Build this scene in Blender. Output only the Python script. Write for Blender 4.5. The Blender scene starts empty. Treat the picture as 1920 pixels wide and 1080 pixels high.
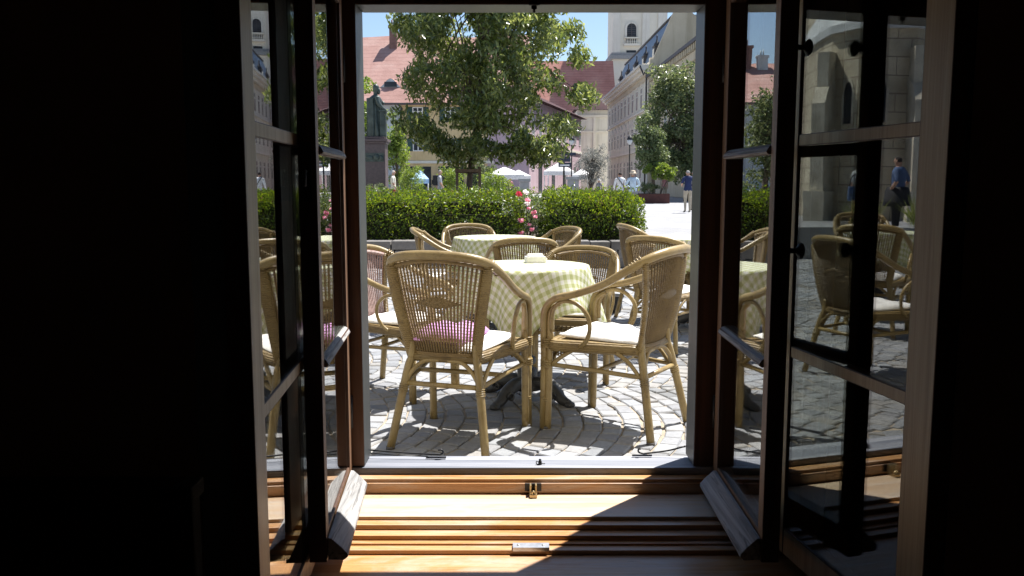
import bpy, bmesh, math, random
import numpy as np
from mathutils import Vector, Matrix
PI = math.pi
sin, cos, tan, rad = math.sin, math.cos, math.tan, math.radians
random.seed(7)
scene = bpy.context.scene
COL = scene.collection

# ------------------------------------------------------------------ camera
F, PITCH, EYE = 1650.0, math.atan(200 / 1650.0), 1.2
cam = bpy.data.cameras.new('camera')
cam.sensor_width = 36.0
cam.lens = 36.0 * F / 1920.0
cam.clip_start, cam.clip_end = 0.05, 3000
camo = bpy.data.objects.new('camera', cam)
camo.location = (0, 0, EYE)
camo.rotation_euler = (PI / 2 - PITCH, 0, 0)
COL.objects.link(camo)
scene.camera = camo


def ray(x, y):
    r, u = (x - 960) / F, (540 - y) / F
    return (r, cos(PITCH) + u * sin(PITCH), -sin(PITCH) + u * cos(PITCH))


def atY(x, y, Y):          # a survey point: sight line of the photograph at a known distance
    d = ray(x, y)
    t = Y / d[1]
    return (d[0] * t, Y, EYE + d[2] * t)


def PX(x, Y):
    return (x - 960) / F * Y * 1.005


# ------------------------------------------------------------------ materials
def newmat(name):
    m = bpy.data.materials.new(name)
    m.use_nodes = True
    nt = m.node_tree
    for n in list(nt.nodes):
        nt.nodes.remove(n)
    out = nt.nodes.new('ShaderNodeOutputMaterial')
    return m, nt, out


def N(nt, typ, **kw):
    n = nt.nodes.new("ShaderNode" + typ)
    for k, v in kw.items():
        setattr(n, k, v)
    return n


def lk(nt, a, b):
    nt.links.new(a, b)


def ramp(nt, fac, stops):
    r = nt.nodes.new('ShaderNodeValToRGB')
    e = r.color_ramp.elements
    e[0].position, e[0].color = stops[0][0], (*stops[0][1], 1)
    e[1].position, e[1].color = stops[-1][0], (*stops[-1][1], 1)
    for p, c in stops[1:-1]:
        x = e.new(p)
        x.color = (*c, 1)
    lk(nt, fac, r.inputs[0])
    return r.outputs[0]


def coords(nt, scale=(1, 1, 1), kind='Object'):
    t = nt.nodes.new('ShaderNodeTexCoord')
    mp = nt.nodes.new('ShaderNodeMapping')
    mp.inputs['Scale'].default_value = scale
    lk(nt, t.outputs[kind], mp.inputs[0])
    return mp.outputs[0]


def noise(nt, vec, scale, detail=4, rough=0.55, dist=0.0):
    n = nt.nodes.new('ShaderNodeTexNoise')
    n.inputs['Scale'].default_value = scale
    n.inputs['Detail'].default_value = detail
    n.inputs['Roughness'].default_value = rough
    n.inputs['Distortion'].default_value = dist
    if vec is not None:
        lk(nt, vec, n.inputs['Vector'])
    return n.outputs['Fac']


def bump(nt, height, strength=0.3, dist=0.01, normal=None):
    b = nt.nodes.new('ShaderNodeBump')
    b.inputs['Strength'].default_value = strength
    b.inputs['Distance'].default_value = dist
    lk(nt, height, b.inputs['Height'])
    if normal is not None:
        lk(nt, normal, b.inputs['Normal'])
    return b.outputs[0]


def pbsdf(nt, out, color=None, col=None, rough=0.6, nrm=None, metal=0.0, spec=None):
    p = nt.nodes.new('ShaderNodeBsdfPrincipled')
    if color is not None:
        lk(nt, color, p.inputs['Base Color'])
    elif col is not None:
        p.inputs['Base Color'].default_value = (*col, 1)
    if isinstance(rough, float):
        p.inputs['Roughness'].default_value = rough
    else:
        lk(nt, rough, p.inputs['Roughness'])
    p.inputs['Metallic'].default_value = metal
    if spec is not None:
        p.inputs['Specular IOR Level'].default_value = spec
    if nrm is not None:
        lk(nt, nrm, p.inputs['Normal'])
    if out is not None:
        lk(nt, p.outputs[0], out.inputs[0])
    return p


def mottled(name, c1, c2, scale=6, rough=0.7, bs=0.2, bd=0.005, metal=0.0, kind='Object', detail=5, sc=(1, 1, 1), spec=None):
    m, nt, out = newmat(name)
    v = coords(nt, sc, kind)
    n1 = noise(nt, v, scale, detail)
    n2 = noise(nt, v, scale * 6.3, 3)
    c = ramp(nt, n1, [(0.32, c1), (0.68, c2)])
    pbsdf(nt, out, c, rough=rough, nrm=bump(nt, n2, bs, bd), metal=metal, spec=spec)
    return m


def wood(name, c1, c2, c3, axis='Z', rough=0.45, scale=1.0, crack=0.0, bs=0.25, spec=0.5, worn=0.0):
    """plank wood with its grain along one axis"""
    m, nt, out = newmat(name)
    k = {'X': (0.6, 14, 14), 'Y': (14, 0.6, 14), 'Z': (14, 14, 0.6)}[axis]
    v = coords(nt, tuple(a * scale for a in k))
    g = noise(nt, v, 3.0, 6, 0.65, 0.6)
    v2 = coords(nt, tuple(a * scale * (3.5 if a > 1 else 1.2) for a in k))
    g2 = noise(nt, v2, 4.0, 3, 0.6)
    mx = nt.nodes.new('ShaderNodeMath')
    mx.operation = 'MULTIPLY_ADD'
    lk(nt, g2, mx.inputs[0])
    mx.inputs[1].default_value = 0.35
    lk(nt, g, mx.inputs[2])
    c = ramp(nt, mx.outputs[0], [(0.42, c1), (0.62, c2), (0.85, c3)])
    h = mx.outputs[0]
    if crack:
        v3 = coords(nt, tuple(a * scale * (2.2 if a > 1 else 1.6) for a in k))
        cr = noise(nt, v3, 2.2, 5, 0.7, 0.8)
        crr = ramp(nt, cr, [(0.40, (0, 0, 0)), (0.475, (1, 1, 1))])
        mm = nt.nodes.new('ShaderNodeMix')
        mm.data_type = 'RGBA'
        mm.blend_type = 'MULTIPLY'
        mm.inputs[0].default_value = crack
        lk(nt, c, mm.inputs[6])
        lk(nt, crr, mm.inputs[7])
        c = mm.outputs[2]
    if worn:
        kk = {'X': (1.0, 5, 5), 'Y': (5, 1.0, 5), 'Z': (5, 5, 1.0)}[axis]
        wn = noise(nt, coords(nt, kk), 2.6, 7, 0.72, 1.0)
        wf = ramp(nt, wn, [(0.46, (0, 0, 0)), (0.66, (worn, worn, worn))])
        mm = nt.nodes.new('ShaderNodeMix')
        mm.data_type = 'RGBA'
        lk(nt, wf, mm.inputs[0])
        lk(nt, c, mm.inputs[6])
        mm.inputs[7].default_value = (0.50, 0.45, 0.40, 1)
        c = mm.outputs[2]
        dk = noise(nt, coords(nt, tuple(a * 3 for a in kk)), 5.0, 6, 0.75)
        df = ramp(nt, dk, [(0.30, (0.45, 0.38, 0.32)), (0.40, (1, 1, 1))])
        m2 = nt.nodes.new('ShaderNodeMix')
        m2.data_type = 'RGBA'
        m2.blend_type = 'MULTIPLY'
        m2.inputs[0].default_value = 0.8
        lk(nt, c, m2.inputs[6])
        lk(nt, df, m2.inputs[7])
        c = m2.outputs[2]
    pbsdf(nt, out, c, rough=rough, nrm=bump(nt, h, bs, 0.004), spec=spec)
    return m


def leafmat(name, cols, trans=0.35, rough=0.38, tcol=None, spec=0.5, tsat=1.1, tval=2.1):
    m, nt, out = newmat(name)
    geo = nt.nodes.new('ShaderNodeNewGeometry')
    n = len(cols)
    c = ramp(nt, geo.outputs['Random Per Island'], [(i / (n - 1), cols[i]) for i in range(n)])
    p = pbsdf(nt, None, c, rough=rough, spec=spec)
    t = nt.nodes.new('ShaderNodeBsdfTranslucent')
    if tcol:
        t.inputs[0].default_value = (*tcol, 1)
    else:
        hs = nt.nodes.new('ShaderNodeHueSaturation')
        hs.inputs['Hue'].default_value = 0.475
        hs.inputs['Saturation'].default_value = tsat
        hs.inputs['Value'].default_value = tval
        lk(nt, c, hs.inputs['Color'])
        lk(nt, hs.outputs[0], t.inputs[0])
    mx = nt.nodes.new('ShaderNodeMixShader')
    mx.inputs[0].default_value = trans
    lk(nt, p.outputs[0], mx.inputs[1])
    lk(nt, t.outputs[0], mx.inputs[2])
    lk(nt, mx.outputs[0], out.inputs[0])
    return m


def render_mat(name, c1, c2):
    m, nt, out = newmat(name)
    v = coords(nt, (1, 1, 1))
    n1 = noise(nt, v, 0.45, 6, 0.65)
    c = ramp(nt, n1, [(0.30, c1), (0.70, c2)])
    st = noise(nt, coords(nt, (1.6, 1.6, 0.10)), 1.0, 5, 0.7)
    sc = ramp(nt, st, [(0.34, (0.74, 0.72, 0.69)), (0.52, (1, 1, 1))])
    mm = nt.nodes.new('ShaderNodeMix')
    mm.data_type = 'RGBA'
    mm.blend_type = 'MULTIPLY'
    mm.inputs[0].default_value = 0.75
    lk(nt, c, mm.inputs[6])
    lk(nt, sc, mm.inputs[7])
    pbsdf(nt, out, mm.outputs[2], rough=0.92, nrm=bump(nt, noise(nt, v, 4, 4), 0.25, 0.02), spec=0.15)
    return m


def plain(name, c, rough=0.6, metal=0.0, spec=None):
    c2 = tuple(min(1, x * 1.18) for x in c)
    c1 = tuple(x * 0.84 for x in c)
    return mottled(name, c1, c2, scale=9, rough=rough, bs=0.08, bd=0.003, metal=metal, spec=spec)


M = {}
# window woods and paints
M['varnish_x'] = wood('varnished_pine_x', (0.25, 0.10, 0.026), (0.44, 0.215, 0.075), (0.54, 0.31, 0.145), 'X', 0.33, worn=0.55)
M['sillboard'] = wood('worn_pine_board', (0.40, 0.25, 0.14), (0.54, 0.38, 0.24), (0.60, 0.47, 0.34), 'X', 0.42, 0.8, worn=0.9)
M['varnish_z'] = wood('varnished_pine_z', (0.16, 0.06, 0.018), (0.30, 0.125, 0.035), (0.42, 0.19, 0.06), 'Z', 0.4)
M['dark_z'] = wood('dark_stained_wood', (0.035, 0.015, 0.008), (0.065, 0.028, 0.014), (0.10, 0.045, 0.022), 'Z', 0.5)
M['pale_z'] = wood('pale_varnish_wood', (0.24, 0.15, 0.07), (0.36, 0.25, 0.13), (0.44, 0.33, 0.19), 'Z', 0.42, 1.0)
M['outerface'] = wood('brown_weathered_stain', (0.08, 0.036, 0.015), (0.16, 0.078, 0.034), (0.25, 0.14, 0.07), 'Z', 0.55)
M['weather'] = wood('weathered_wood', (0.14, 0.135, 0.13), (0.36, 0.355, 0.345), (0.55, 0.54, 0.52), 'X', 0.85, 0.8, crack=0.75, bs=0.6, spec=0.2)
M['weather_u'] = wood('weathered_wood_y', (0.11, 0.107, 0.105), (0.28, 0.275, 0.27), (0.44, 0.43, 0.42), 'Y', 0.85, 0.8, crack=0.5, bs=0.5, spec=0.2)
M['duskwood'] = wood('dusky_panel_wood', (0.018, 0.009, 0.004), (0.032, 0.016, 0.008), (0.05, 0.026, 0.013), 'Z', 0.7, spec=0.1)
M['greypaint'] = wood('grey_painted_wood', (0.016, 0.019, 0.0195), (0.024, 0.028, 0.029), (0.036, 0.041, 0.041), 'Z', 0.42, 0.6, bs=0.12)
M['sillpaint'] = wood('worn_grey_paint', (0.07, 0.08, 0.10), (0.16, 0.17, 0.20), (0.33, 0.335, 0.36), 'X', 0.6, 0.45, bs=0.3)
M['iron'] = mottled('black_iron', (0.010, 0.010, 0.011), (0.028, 0.027, 0.027), 20, 0.45, 0.15, 0.002, metal=0.3)
M['castiron'] = mottled('cast_iron', (0.022, 0.023, 0.025), (0.05, 0.05, 0.052), 14, 0.5, 0.3, 0.003)
M['brass'] = mottled('worn_brass', (0.30, 0.20, 0.09), (0.55, 0.42, 0.22), 30, 0.35, 0.1, 0.001, metal=0.8)
M['zinc'] = mottled('zinc_plate', (0.42, 0.43, 0.45), (0.70, 0.70, 0.70), 40, 0.32, 0.15, 0.001, metal=0.7)
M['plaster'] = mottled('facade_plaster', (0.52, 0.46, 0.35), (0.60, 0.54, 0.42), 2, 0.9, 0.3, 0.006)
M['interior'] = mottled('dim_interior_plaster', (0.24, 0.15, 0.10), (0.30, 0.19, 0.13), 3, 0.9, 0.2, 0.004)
M['roomdark'] = mottled('dark_room_panelling', (0.58, 0.46, 0.34), (0.66, 0.53, 0.40), 3, 0.8, 0.2, 0.004)
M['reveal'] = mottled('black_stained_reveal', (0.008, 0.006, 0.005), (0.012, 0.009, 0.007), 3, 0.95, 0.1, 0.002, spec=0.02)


def glassmat():
    m, nt, out = newmat('window_glass')
    lw = nt.nodes.new('ShaderNodeLayerWeight')
    lw.inputs['Blend'].default_value = 0.5
    pw = nt.nodes.new('ShaderNodeMath')
    pw.operation = 'POWER'
    lk(nt, lw.outputs['Facing'], pw.inputs[0])
    pw.inputs[1].default_value = 4.5
    ma = nt.nodes.new('ShaderNodeMath')
    ma.operation = 'MULTIPLY_ADD'
    lk(nt, pw.outputs[0], ma.inputs[0])
    ma.inputs[1].default_value = 0.95
    ma.inputs[2].default_value = 0.105
    v = coords(nt, (1, 1, 1))
    nz = noise(nt, v, 5.0, 1, 0.4)
    g = nt.nodes.new('ShaderNodeBsdfGlossy')
    g.inputs['Roughness'].default_value = 0.0
    lk(nt, bump(nt, nz, 0.05, 0.004), g.inputs['Normal'])
    t = nt.nodes.new('ShaderNodeBsdfTransparent')
    t.inputs[0].default_value = (0.93, 0.96, 0.94, 1)
    mx = nt.nodes.new('ShaderNodeMixShader')
    lk(nt, ma.outputs[0], mx.inputs[0])
    lk(nt, t.outputs[0], mx.inputs[1])
    lk(nt, g.outputs[0], mx.inputs[2])
    lk(nt, mx.outputs[0], out.inputs[0])
    return m


M['glass'] = glassmat()


# rattan: cane tubes, wrapped weave
def cane(name, c1, c2, rings=0.0, rough=0.38):
    m, nt, out = newmat(name)
    v = coords(nt, (1, 1, 1))
    n1 = noise(nt, v, 9, 5)
    n2 = noise(nt, v, 60, 3)
    c = ramp(nt, n1, [(0.3, c1), (0.7, c2)])
    oi = nt.nodes.new('ShaderNodeObjectInfo')
    hv = nt.nodes.new('ShaderNodeMapRange')
    lk(nt, oi.outputs['Random'], hv.inputs[0])
    hv.inputs[3].default_value, hv.inputs[4].default_value = 0.80, 1.12
    hs = nt.nodes.new('ShaderNodeHueSaturation')
    lk(nt, hv.outputs[0], hs.inputs['Value'])
    lk(nt, c, hs.inputs['Color'])
    st_ = noise(nt, v, 26, 4, 0.7)
    stc = ramp(nt, st_, [(0.30, (0.50, 0.45, 0.40)), (0.44, (1, 1, 1))])
    mm = nt.nodes.new('ShaderNodeMix')
    mm.data_type = 'RGBA'
    mm.blend_type = 'MULTIPLY'
    mm.inputs[0].default_value = 0.7
    lk(nt, hs.outputs[0], mm.inputs[6])
    lk(nt, stc, mm.inputs[7])
    c = mm.outputs[2]
    nr = bump(nt, n2, 0.35, 0.003)
    if rings:
        w = nt.nodes.new('ShaderNodeTexWave')
        w.wave_type = 'BANDS'
        w.bands_direction = 'Z'
        w.inputs['Scale'].default_value = rings
        w.inputs['Distortion'].default_value = 1.2
        w.inputs['Detail'].default_value = 1
        lk(nt, v, w.inputs['Vector'])
        nr = bump(nt, w.outputs['Fac'], 0.7, 0.004, nr)
    pbsdf(nt, out, c, rough=rough, nrm=nr)
    return m


M['cane'] = cane('cane_tube', (0.205, 0.138, 0.048), (0.33, 0.245, 0.105), 0)
M['wrap'] = cane('wrapped_rattan', (0.17, 0.110, 0.037), (0.26, 0.182, 0.070), 34, 0.48)
M['weave'] = cane('woven_rattan', (0.155, 0.098, 0.036), (0.245, 0.168, 0.068), 60, 0.5)
M['lilac'] = mottled('lilac_cloth', (0.50, 0.22, 0.52), (0.66, 0.36, 0.62), 12, 0.9, 0.3, 0.004)  # colour of the added moire patch on the nearest seat
M['roseweave'] = cane('sunlit_rose_tinted_weave', (0.30, 0.19, 0.17), (0.46, 0.31, 0.28), 60, 0.5)  # lit copy of the weave, pink sunlight put into the colour
M['cushion'] = mottled('cream_cushion_cloth', (0.74, 0.72, 0.68), (0.82, 0.80, 0.77), 7, 0.9, 0.35, 0.006)


def gingham():
    m, nt, out = newmat('green_gingham_cloth')
    uv = nt.nodes.new('ShaderNodeUVMap')
    sp = nt.nodes.new('ShaderNodeSeparateXYZ')
    lk(nt, uv.outputs[0], sp.inputs[0])

    def stripe(o):
        a = N(nt, 'Math', operation='MULTIPLY')
        lk(nt, o, a.inputs[0])
        a.inputs[1].default_value = 1 / 0.044
        f = N(nt, 'Math', operation='FRACT')
        lk(nt, a.outputs[0], f.inputs[0])
        g = N(nt, 'Math', operation='GREATER_THAN')
        lk(nt, f.outputs[0], g.inputs[0])
        g.inputs[1].default_value = 0.5
        return g.outputs[0]
    s = N(nt, 'Math', operation='ADD')
    lk(nt, stripe(sp.outputs[0]), s.inputs[0])
    lk(nt, stripe(sp.outputs[1]), s.inputs[1])
    h = N(nt, 'Math', operation='MULTIPLY')
    lk(nt, s.outputs[0], h.inputs[0])
    h.inputs[1].default_value = 0.5
    c = ramp(nt, h.outputs[0], [(0.0, (0.82, 0.82, 0.77)), (0.5, (0.66, 0.68, 0.47)), (1.0, (0.49, 0.52, 0.25))])
    nz = noise(nt, coords(nt, (1, 1, 1)), 40, 3)
    p = pbsdf(nt, None, c, rough=0.9, nrm=bump(nt, nz, 0.15, 0.003), spec=0.1)
    t = nt.nodes.new('ShaderNodeBsdfTranslucent')
    lk(nt, c, t.inputs[0])
    mx = nt.nodes.new('ShaderNodeMixShader')
    mx.inputs[0].default_value = 0.33
    lk(nt, p.outputs[0], mx.inputs[1])
    lk(nt, t.outputs[0], mx.inputs[2])
    lk(nt, mx.outputs[0], out.inputs[0])
    return m


M['gingham'] = gingham()


def stone_islands(name, cols, rough=0.75, bs=0.4, sc=40):
    m, nt, out = newmat(name)
    geo = nt.nodes.new('ShaderNodeNewGeometry')
    n = len(cols)
    c = ramp(nt, geo.outputs['Random Per Island'], [(i / (n - 1), cols[i]) for i in range(n)])
    v = coords(nt, (1, 1, 1))
    n1 = noise(nt, v, sc, 5, 0.65)
    n0 = noise(nt, v, 1.3, 3)
    dirt = ramp(nt, n0, [(0.33, (0.66, 0.64, 0.60)), (0.5, (0.92, 0.91, 0.90)), (0.66, (1.04, 1.04, 1.04))])
    sp = ramp(nt, n1, [(0.3, (0.8, 0.8, 0.8)), (0.7, (1.08, 1.08, 1.08))])
    for b in (dirt, sp):
        mm = nt.nodes.new('ShaderNodeMix')
        mm.data_type = 'RGBA'
        mm.blend_type = 'MULTIPLY'
        mm.inputs[0].default_value = 1.0
        lk(nt, c, mm.inputs[6])
        lk(nt, b, mm.inputs[7])
        c = mm.outputs[2]
    pbsdf(nt, out, c, rough=rough, nrm=bump(nt, n1, bs, 0.006), spec=0.35)
    return m


M['setts'] = stone_islands('granite_setts', [(0.19, 0.20, 0.215), (0.30, 0.315, 0.335), (0.24, 0.245, 0.26), (0.35, 0.36, 0.37), (0.29, 0.28, 0.265), (0.32, 0.33, 0.35)])
M['joint'] = mottled('sandy_joint', (0.24, 0.20, 0.15), (0.38, 0.32, 0.24), 14, 0.95, 0.6, 0.006)
M['drystone'] = stone_islands('grey_wall_stone', [(0.16, 0.155, 0.15), (0.24, 0.23, 0.22), (0.20, 0.19, 0.185), (0.28, 0.27, 0.26)], 0.9, 0.7, 18)
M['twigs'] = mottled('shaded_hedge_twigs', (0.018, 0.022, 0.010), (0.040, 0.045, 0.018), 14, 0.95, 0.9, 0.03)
M['soil'] = mottled('garden_soil', (0.04, 0.03, 0.02), (0.09, 0.065, 0.045), 6, 0.95, 0.8, 0.02)


def plaza_mat():
    m, nt, out = newmat('pale_plaza_paving')
    v = coords(nt, (1, 1, 1))
    b = nt.nodes.new('ShaderNodeTexBrick')
    b.inputs['Scale'].default_value = 1.0
    b.inputs['Brick Width'].default_value = 0.34
    b.inputs['Row Height'].default_value = 0.2
    b.inputs['Mortar Size'].default_value = 0.008
    b.inputs['Color1'].default_value = (0.31, 0.315, 0.33, 1)
    b.inputs['Color2'].default_value = (0.26, 0.265, 0.28, 1)
    b.inputs['Mortar'].default_value = (0.24, 0.22, 0.19, 1)
    lk(nt, v, b.inputs['Vector'])
    n0 = noise(nt, v, 0.35, 5)
    d = ramp(nt, n0, [(0.3, (0.82, 0.81, 0.79)), (0.7, (1.05, 1.05, 1.05))])
    mm = nt.nodes.new('ShaderNodeMix')
    mm.data_type = 'RGBA'
    mm.blend_type = 'MULTIPLY'
    mm.inputs[0].default_value = 1.0
    lk(nt, b.outputs['Color'], mm.inputs[6])
    lk(nt, d, mm.inputs[7])
    pbsdf(nt, out, mm.outputs[2], rough=0.8, nrm=bump(nt, b.outputs['Fac'], -0.3, 0.01), spec=0.3)
    return m


M['plaza'] = plaza_mat()


def tile_mat(name, c1, c2, c3):
    m, nt, out = newmat(name)
    v = coords(nt, (1, 1, 1))
    w = nt.nodes.new('ShaderNodeTexWave')
    w.wave_type = 'BANDS'
    w.bands_direction = 'Z'
    w.wave_profile = 'SAW'
    w.inputs['Scale'].default_value = 0.75
    w.inputs['Distortion'].default_value = 1.6
    w.inputs['Detail'].default_value = 2
    w.inputs['Detail Scale'].default_value = 0.5
    lk(nt, v, w.inputs['Vector'])
    n1 = noise(nt, v, 0.5, 6, 0.65)
    n2 = noise(nt, v, 5, 3)
    c = ramp(nt, n1, [(0.3, c1), (0.5, c2), (0.7, c3)])
    dk = ramp(nt, w.outputs['Fac'], [(0.0, (0.62, 0.60, 0.60)), (0.25, (1, 1, 1)), (1.0, (1, 1, 1))])
    mm = nt.nodes.new('ShaderNodeMix')
    mm.data_type = 'RGBA'
    mm.blend_type = 'MULTIPLY'
    mm.inputs[0].default_value = 0.8
    lk(nt, c, mm.inputs[6])
    lk(nt, dk, mm.inputs[7])
    nr = bump(nt, n2, 0.4, 0.05)
    pbsdf(nt, out, mm.outputs[2], rough=0.85, nrm=bump(nt, w.outputs['Fac'], 0.5, 0.06, nr), spec=0.2)
    return m


M['redtile'] = tile_mat('red_roof_tiles', (0.33, 0.185, 0.155), (0.41, 0.24, 0.205), (0.47, 0.31, 0.27))
M['redtile2'] = tile_mat('deep_red_roof_tiles', (0.38, 0.17, 0.135), (0.47, 0.22, 0.175), (0.53, 0.28, 0.22))
M['maroon'] = tile_mat('maroon_sheet_roof', (0.035, 0.014, 0.018), (0.05, 0.02, 0.024), (0.065, 0.027, 0.031))
M['slate'] = mottled('slate_blue_roof', (0.10, 0.13, 0.17), (0.15, 0.185, 0.235), 2.5, 0.5, 0.3, 0.02)
M['yellow'] = render_mat('yellow_render', (0.62, 0.47, 0.25), (0.70, 0.55, 0.32))
M['greyrender'] = render_mat('pale_grey_render', (0.48, 0.52, 0.53), (0.56, 0.59, 0.60))
M['cream'] = render_mat('cream_render', (0.66, 0.635, 0.56), (0.73, 0.705, 0.63))
M['creamtrim'] = mottled('cream_stucco_trim', (0.70, 0.66, 0.56), (0.76, 0.72, 0.62), 0.9, 0.85, 0.2, 0.01)
M['ochretrim'] = mottled('ochre_frieze', (0.56, 0.48, 0.33), (0.62, 0.54, 0.39), 0.9, 0.85, 0.2, 0.01)
M['pink'] = render_mat('pink_render', (0.50, 0.375, 0.42), (0.58, 0.445, 0.49))
M['hallrender'] = render_mat('pale_hall_render', (0.69, 0.68, 0.57), (0.79, 0.775, 0.66))
M['firewall'] = render_mat('beige_gable_render', (0.50, 0.43, 0.31), (0.60, 0.53, 0.40))
M['pane'] = mottled('dark_window_pane', (0.020, 0.024, 0.03), (0.05, 0.058, 0.07), 0.8, 0.25, 0.1, 0.01, spec=0.15)
M['white'] = plain('white_paint', (0.72, 0.72, 0.70), 0.5)
M['shutter'] = plain('green_shutter_paint', (0.018, 0.060, 0.052), 0.5)
M['darktrim'] = plain('dark_grey_trim', (0.07, 0.065, 0.065), 0.6)
M['brick'] = mottled('brown_chimney_brick', (0.16, 0.09, 0.075), (0.24, 0.14, 0.115), 3, 0.9, 0.4, 0.02)
M['bronze'] = mottled('green_bronze', (0.022, 0.033, 0.030), (0.075, 0.10, 0.088), 2.5, 0.5, 0.3, 0.01, metal=0.35)
M['redgranite'] = mottled('red_granite', (0.06, 0.043, 0.045), (0.10, 0.072, 0.072), 9, 0.45, 0.1, 0.004)
M['bark'] = mottled('tree_bark', (0.07, 0.055, 0.042), (0.15, 0.12, 0.095), 9, 0.95, 0.9, 0.012, sc=(3, 3, 0.6))
M['stake'] = wood('stake_wood', (0.09, 0.06, 0.04), (0.15, 0.10, 0.065), (0.20, 0.14, 0.09), 'Z', 0.8)
M['corten'] = mottled('rusty_planter_steel', (0.075, 0.026, 0.021), (0.12, 0.045, 0.034), 4, 0.8, 0.2, 0.004)
M['canvas'] = plain('white_canvas', (0.78, 0.77, 0.76), 0.85)
M['bluecanvas'] = plain('light_blue_canvas', (0.36, 0.55, 0.80), 0.8)
M['pillar'] = mottled('grey_pillar_stone', (0.24, 0.25, 0.25), (0.33, 0.33, 0.33), 5, 0.85, 0.4, 0.01)
M['lampglass'] = plain('milky_lamp_glass', (0.55, 0.57, 0.58), 0.3)
M['signboard'] = plain('dark_blue_sign', (0.016, 0.022, 0.045), 0.4)
M['limestone'] = stone_islands('church_limestone', [(0.56, 0.51, 0.42), (0.62, 0.57, 0.47)], 0.9, 0.4, 3)


def ashlar():
    m, nt, out = newmat('church_ashlar')
    v = coords(nt, (1, 1, 1))
    sp = nt.nodes.new('ShaderNodeSeparateXYZ')
    lk(nt, v, sp.inputs[0])
    cb = nt.nodes.new('ShaderNodeCombineXYZ')
    ad = N(nt, 'Math', operation='ADD')
    lk(nt, sp.outputs[0], ad.inputs[0])
    lk(nt, sp.outputs[1], ad.inputs[1])
    lk(nt, ad.outputs[0], cb.inputs[0])
    lk(nt, sp.outputs[2], cb.inputs[1])
    b = nt.nodes.new('ShaderNodeTexBrick')
    b.inputs['Scale'].default_value = 1.0
    b.inputs['Brick Width'].default_value = 1.1
    b.inputs['Row Height'].default_value = 0.55
    b.inputs['Mortar Size'].default_value = 0.018
    b.inputs['Color1'].default_value = (0.60, 0.53, 0.41, 1)
    b.inputs['Color2'].default_value = (0.52, 0.455, 0.345, 1)
    b.inputs['Mortar'].default_value = (0.26, 0.22, 0.17, 1)
    lk(nt, cb.outputs[0], b.inputs['Vector'])
    n1 = noise(nt, v, 1.4, 5)
    d = ramp(nt, n1, [(0.3, (0.72, 0.70, 0.68)), (0.7, (1.05, 1.05, 1.05))])
    mm = nt.nodes.new('ShaderNodeMix')
    mm.data_type = 'RGBA'
    mm.blend_type = 'MULTIPLY'
    mm.inputs[0].default_value = 1
    lk(nt, b.outputs['Color'], mm.inputs[6])
    lk(nt, d, mm.inputs[7])
    pbsdf(nt, out, mm.outputs[2], rough=0.9, nrm=bump(nt, noise(nt, v, 9, 4), 0.4, 0.03))
    return m


M['ashlar'] = ashlar()
M['lead'] = mottled('pale_sheet_roof', (0.45, 0.46, 0.47), (0.58, 0.59, 0.60), 1, 0.5, 0.1, 0.01)
# foliage
M['treeleaf'] = leafmat('olive_tree_leaf', [(0.040, 0.066, 0.015), (0.092, 0.135, 0.028), (0.22, 0.26, 0.08), (0.055, 0.09, 0.022), (0.155, 0.20, 0.05)], 0.36, 0.31, None, 0.8, 1.05, 2.4)
M['boxleaf'] = leafmat('box_hedge_leaf', [(0.038, 0.070, 0.012), (0.065, 0.115, 0.016), (0.18, 0.25, 0.028), (0.085, 0.15, 0.018), (0.05, 0.095, 0.014), (0.09, 0.075, 0.03)], 0.38, 0.4)
M['lightleaf'] = leafmat('light_green_leaf', [(0.09, 0.15, 0.03), (0.13, 0.20, 0.035), (0.16, 0.22, 0.045)], 0.40, 0.45)
M['darkleaf'] = leafmat('deep_green_leaf', [(0.05, 0.078, 0.032), (0.10, 0.135, 0.055), (0.19, 0.22, 0.10)], 0.36, 0.4)
M['midleaf'] = leafmat('soft_green_leaf', [(0.07, 0.105, 0.04), (0.11, 0.15, 0.06), (0.15, 0.185, 0.085)], 0.3, 0.4)
M['paleleaf'] = leafmat('pale_spiky_leaf', [(0.10, 0.14, 0.085), (0.18, 0.22, 0.14), (0.30, 0.33, 0.22), (0.06, 0.10, 0.05)], 0.2, 0.4)
M['greyleaf'] = leafmat('grey_olive_leaf', [(0.10, 0.105, 0.09), (0.16, 0.165, 0.145), (0.21, 0.21, 0.19)], 0.2, 0.5)
M['grassleaf'] = leafmat('ornamental_grass_blade', [(0.11, 0.16, 0.04), (0.20, 0.24, 0.08), (0.27, 0.27, 0.12)], 0.35, 0.5)
M['petal'] = leafmat('rose_petal', [(0.60, 0.16, 0.25), (0.72, 0.36, 0.42), (0.80, 0.58, 0.60)], 0.35, 0.5)
M['redpetal'] = leafmat('red_petal', [(0.50, 0.04, 0.06), (0.65, 0.09, 0.11)], 0.3, 0.5)
M['whitepetal'] = leafmat('white_petal', [(0.75, 0.72, 0.70), (0.82, 0.80, 0.78)], 0.3, 0.5)
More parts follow.
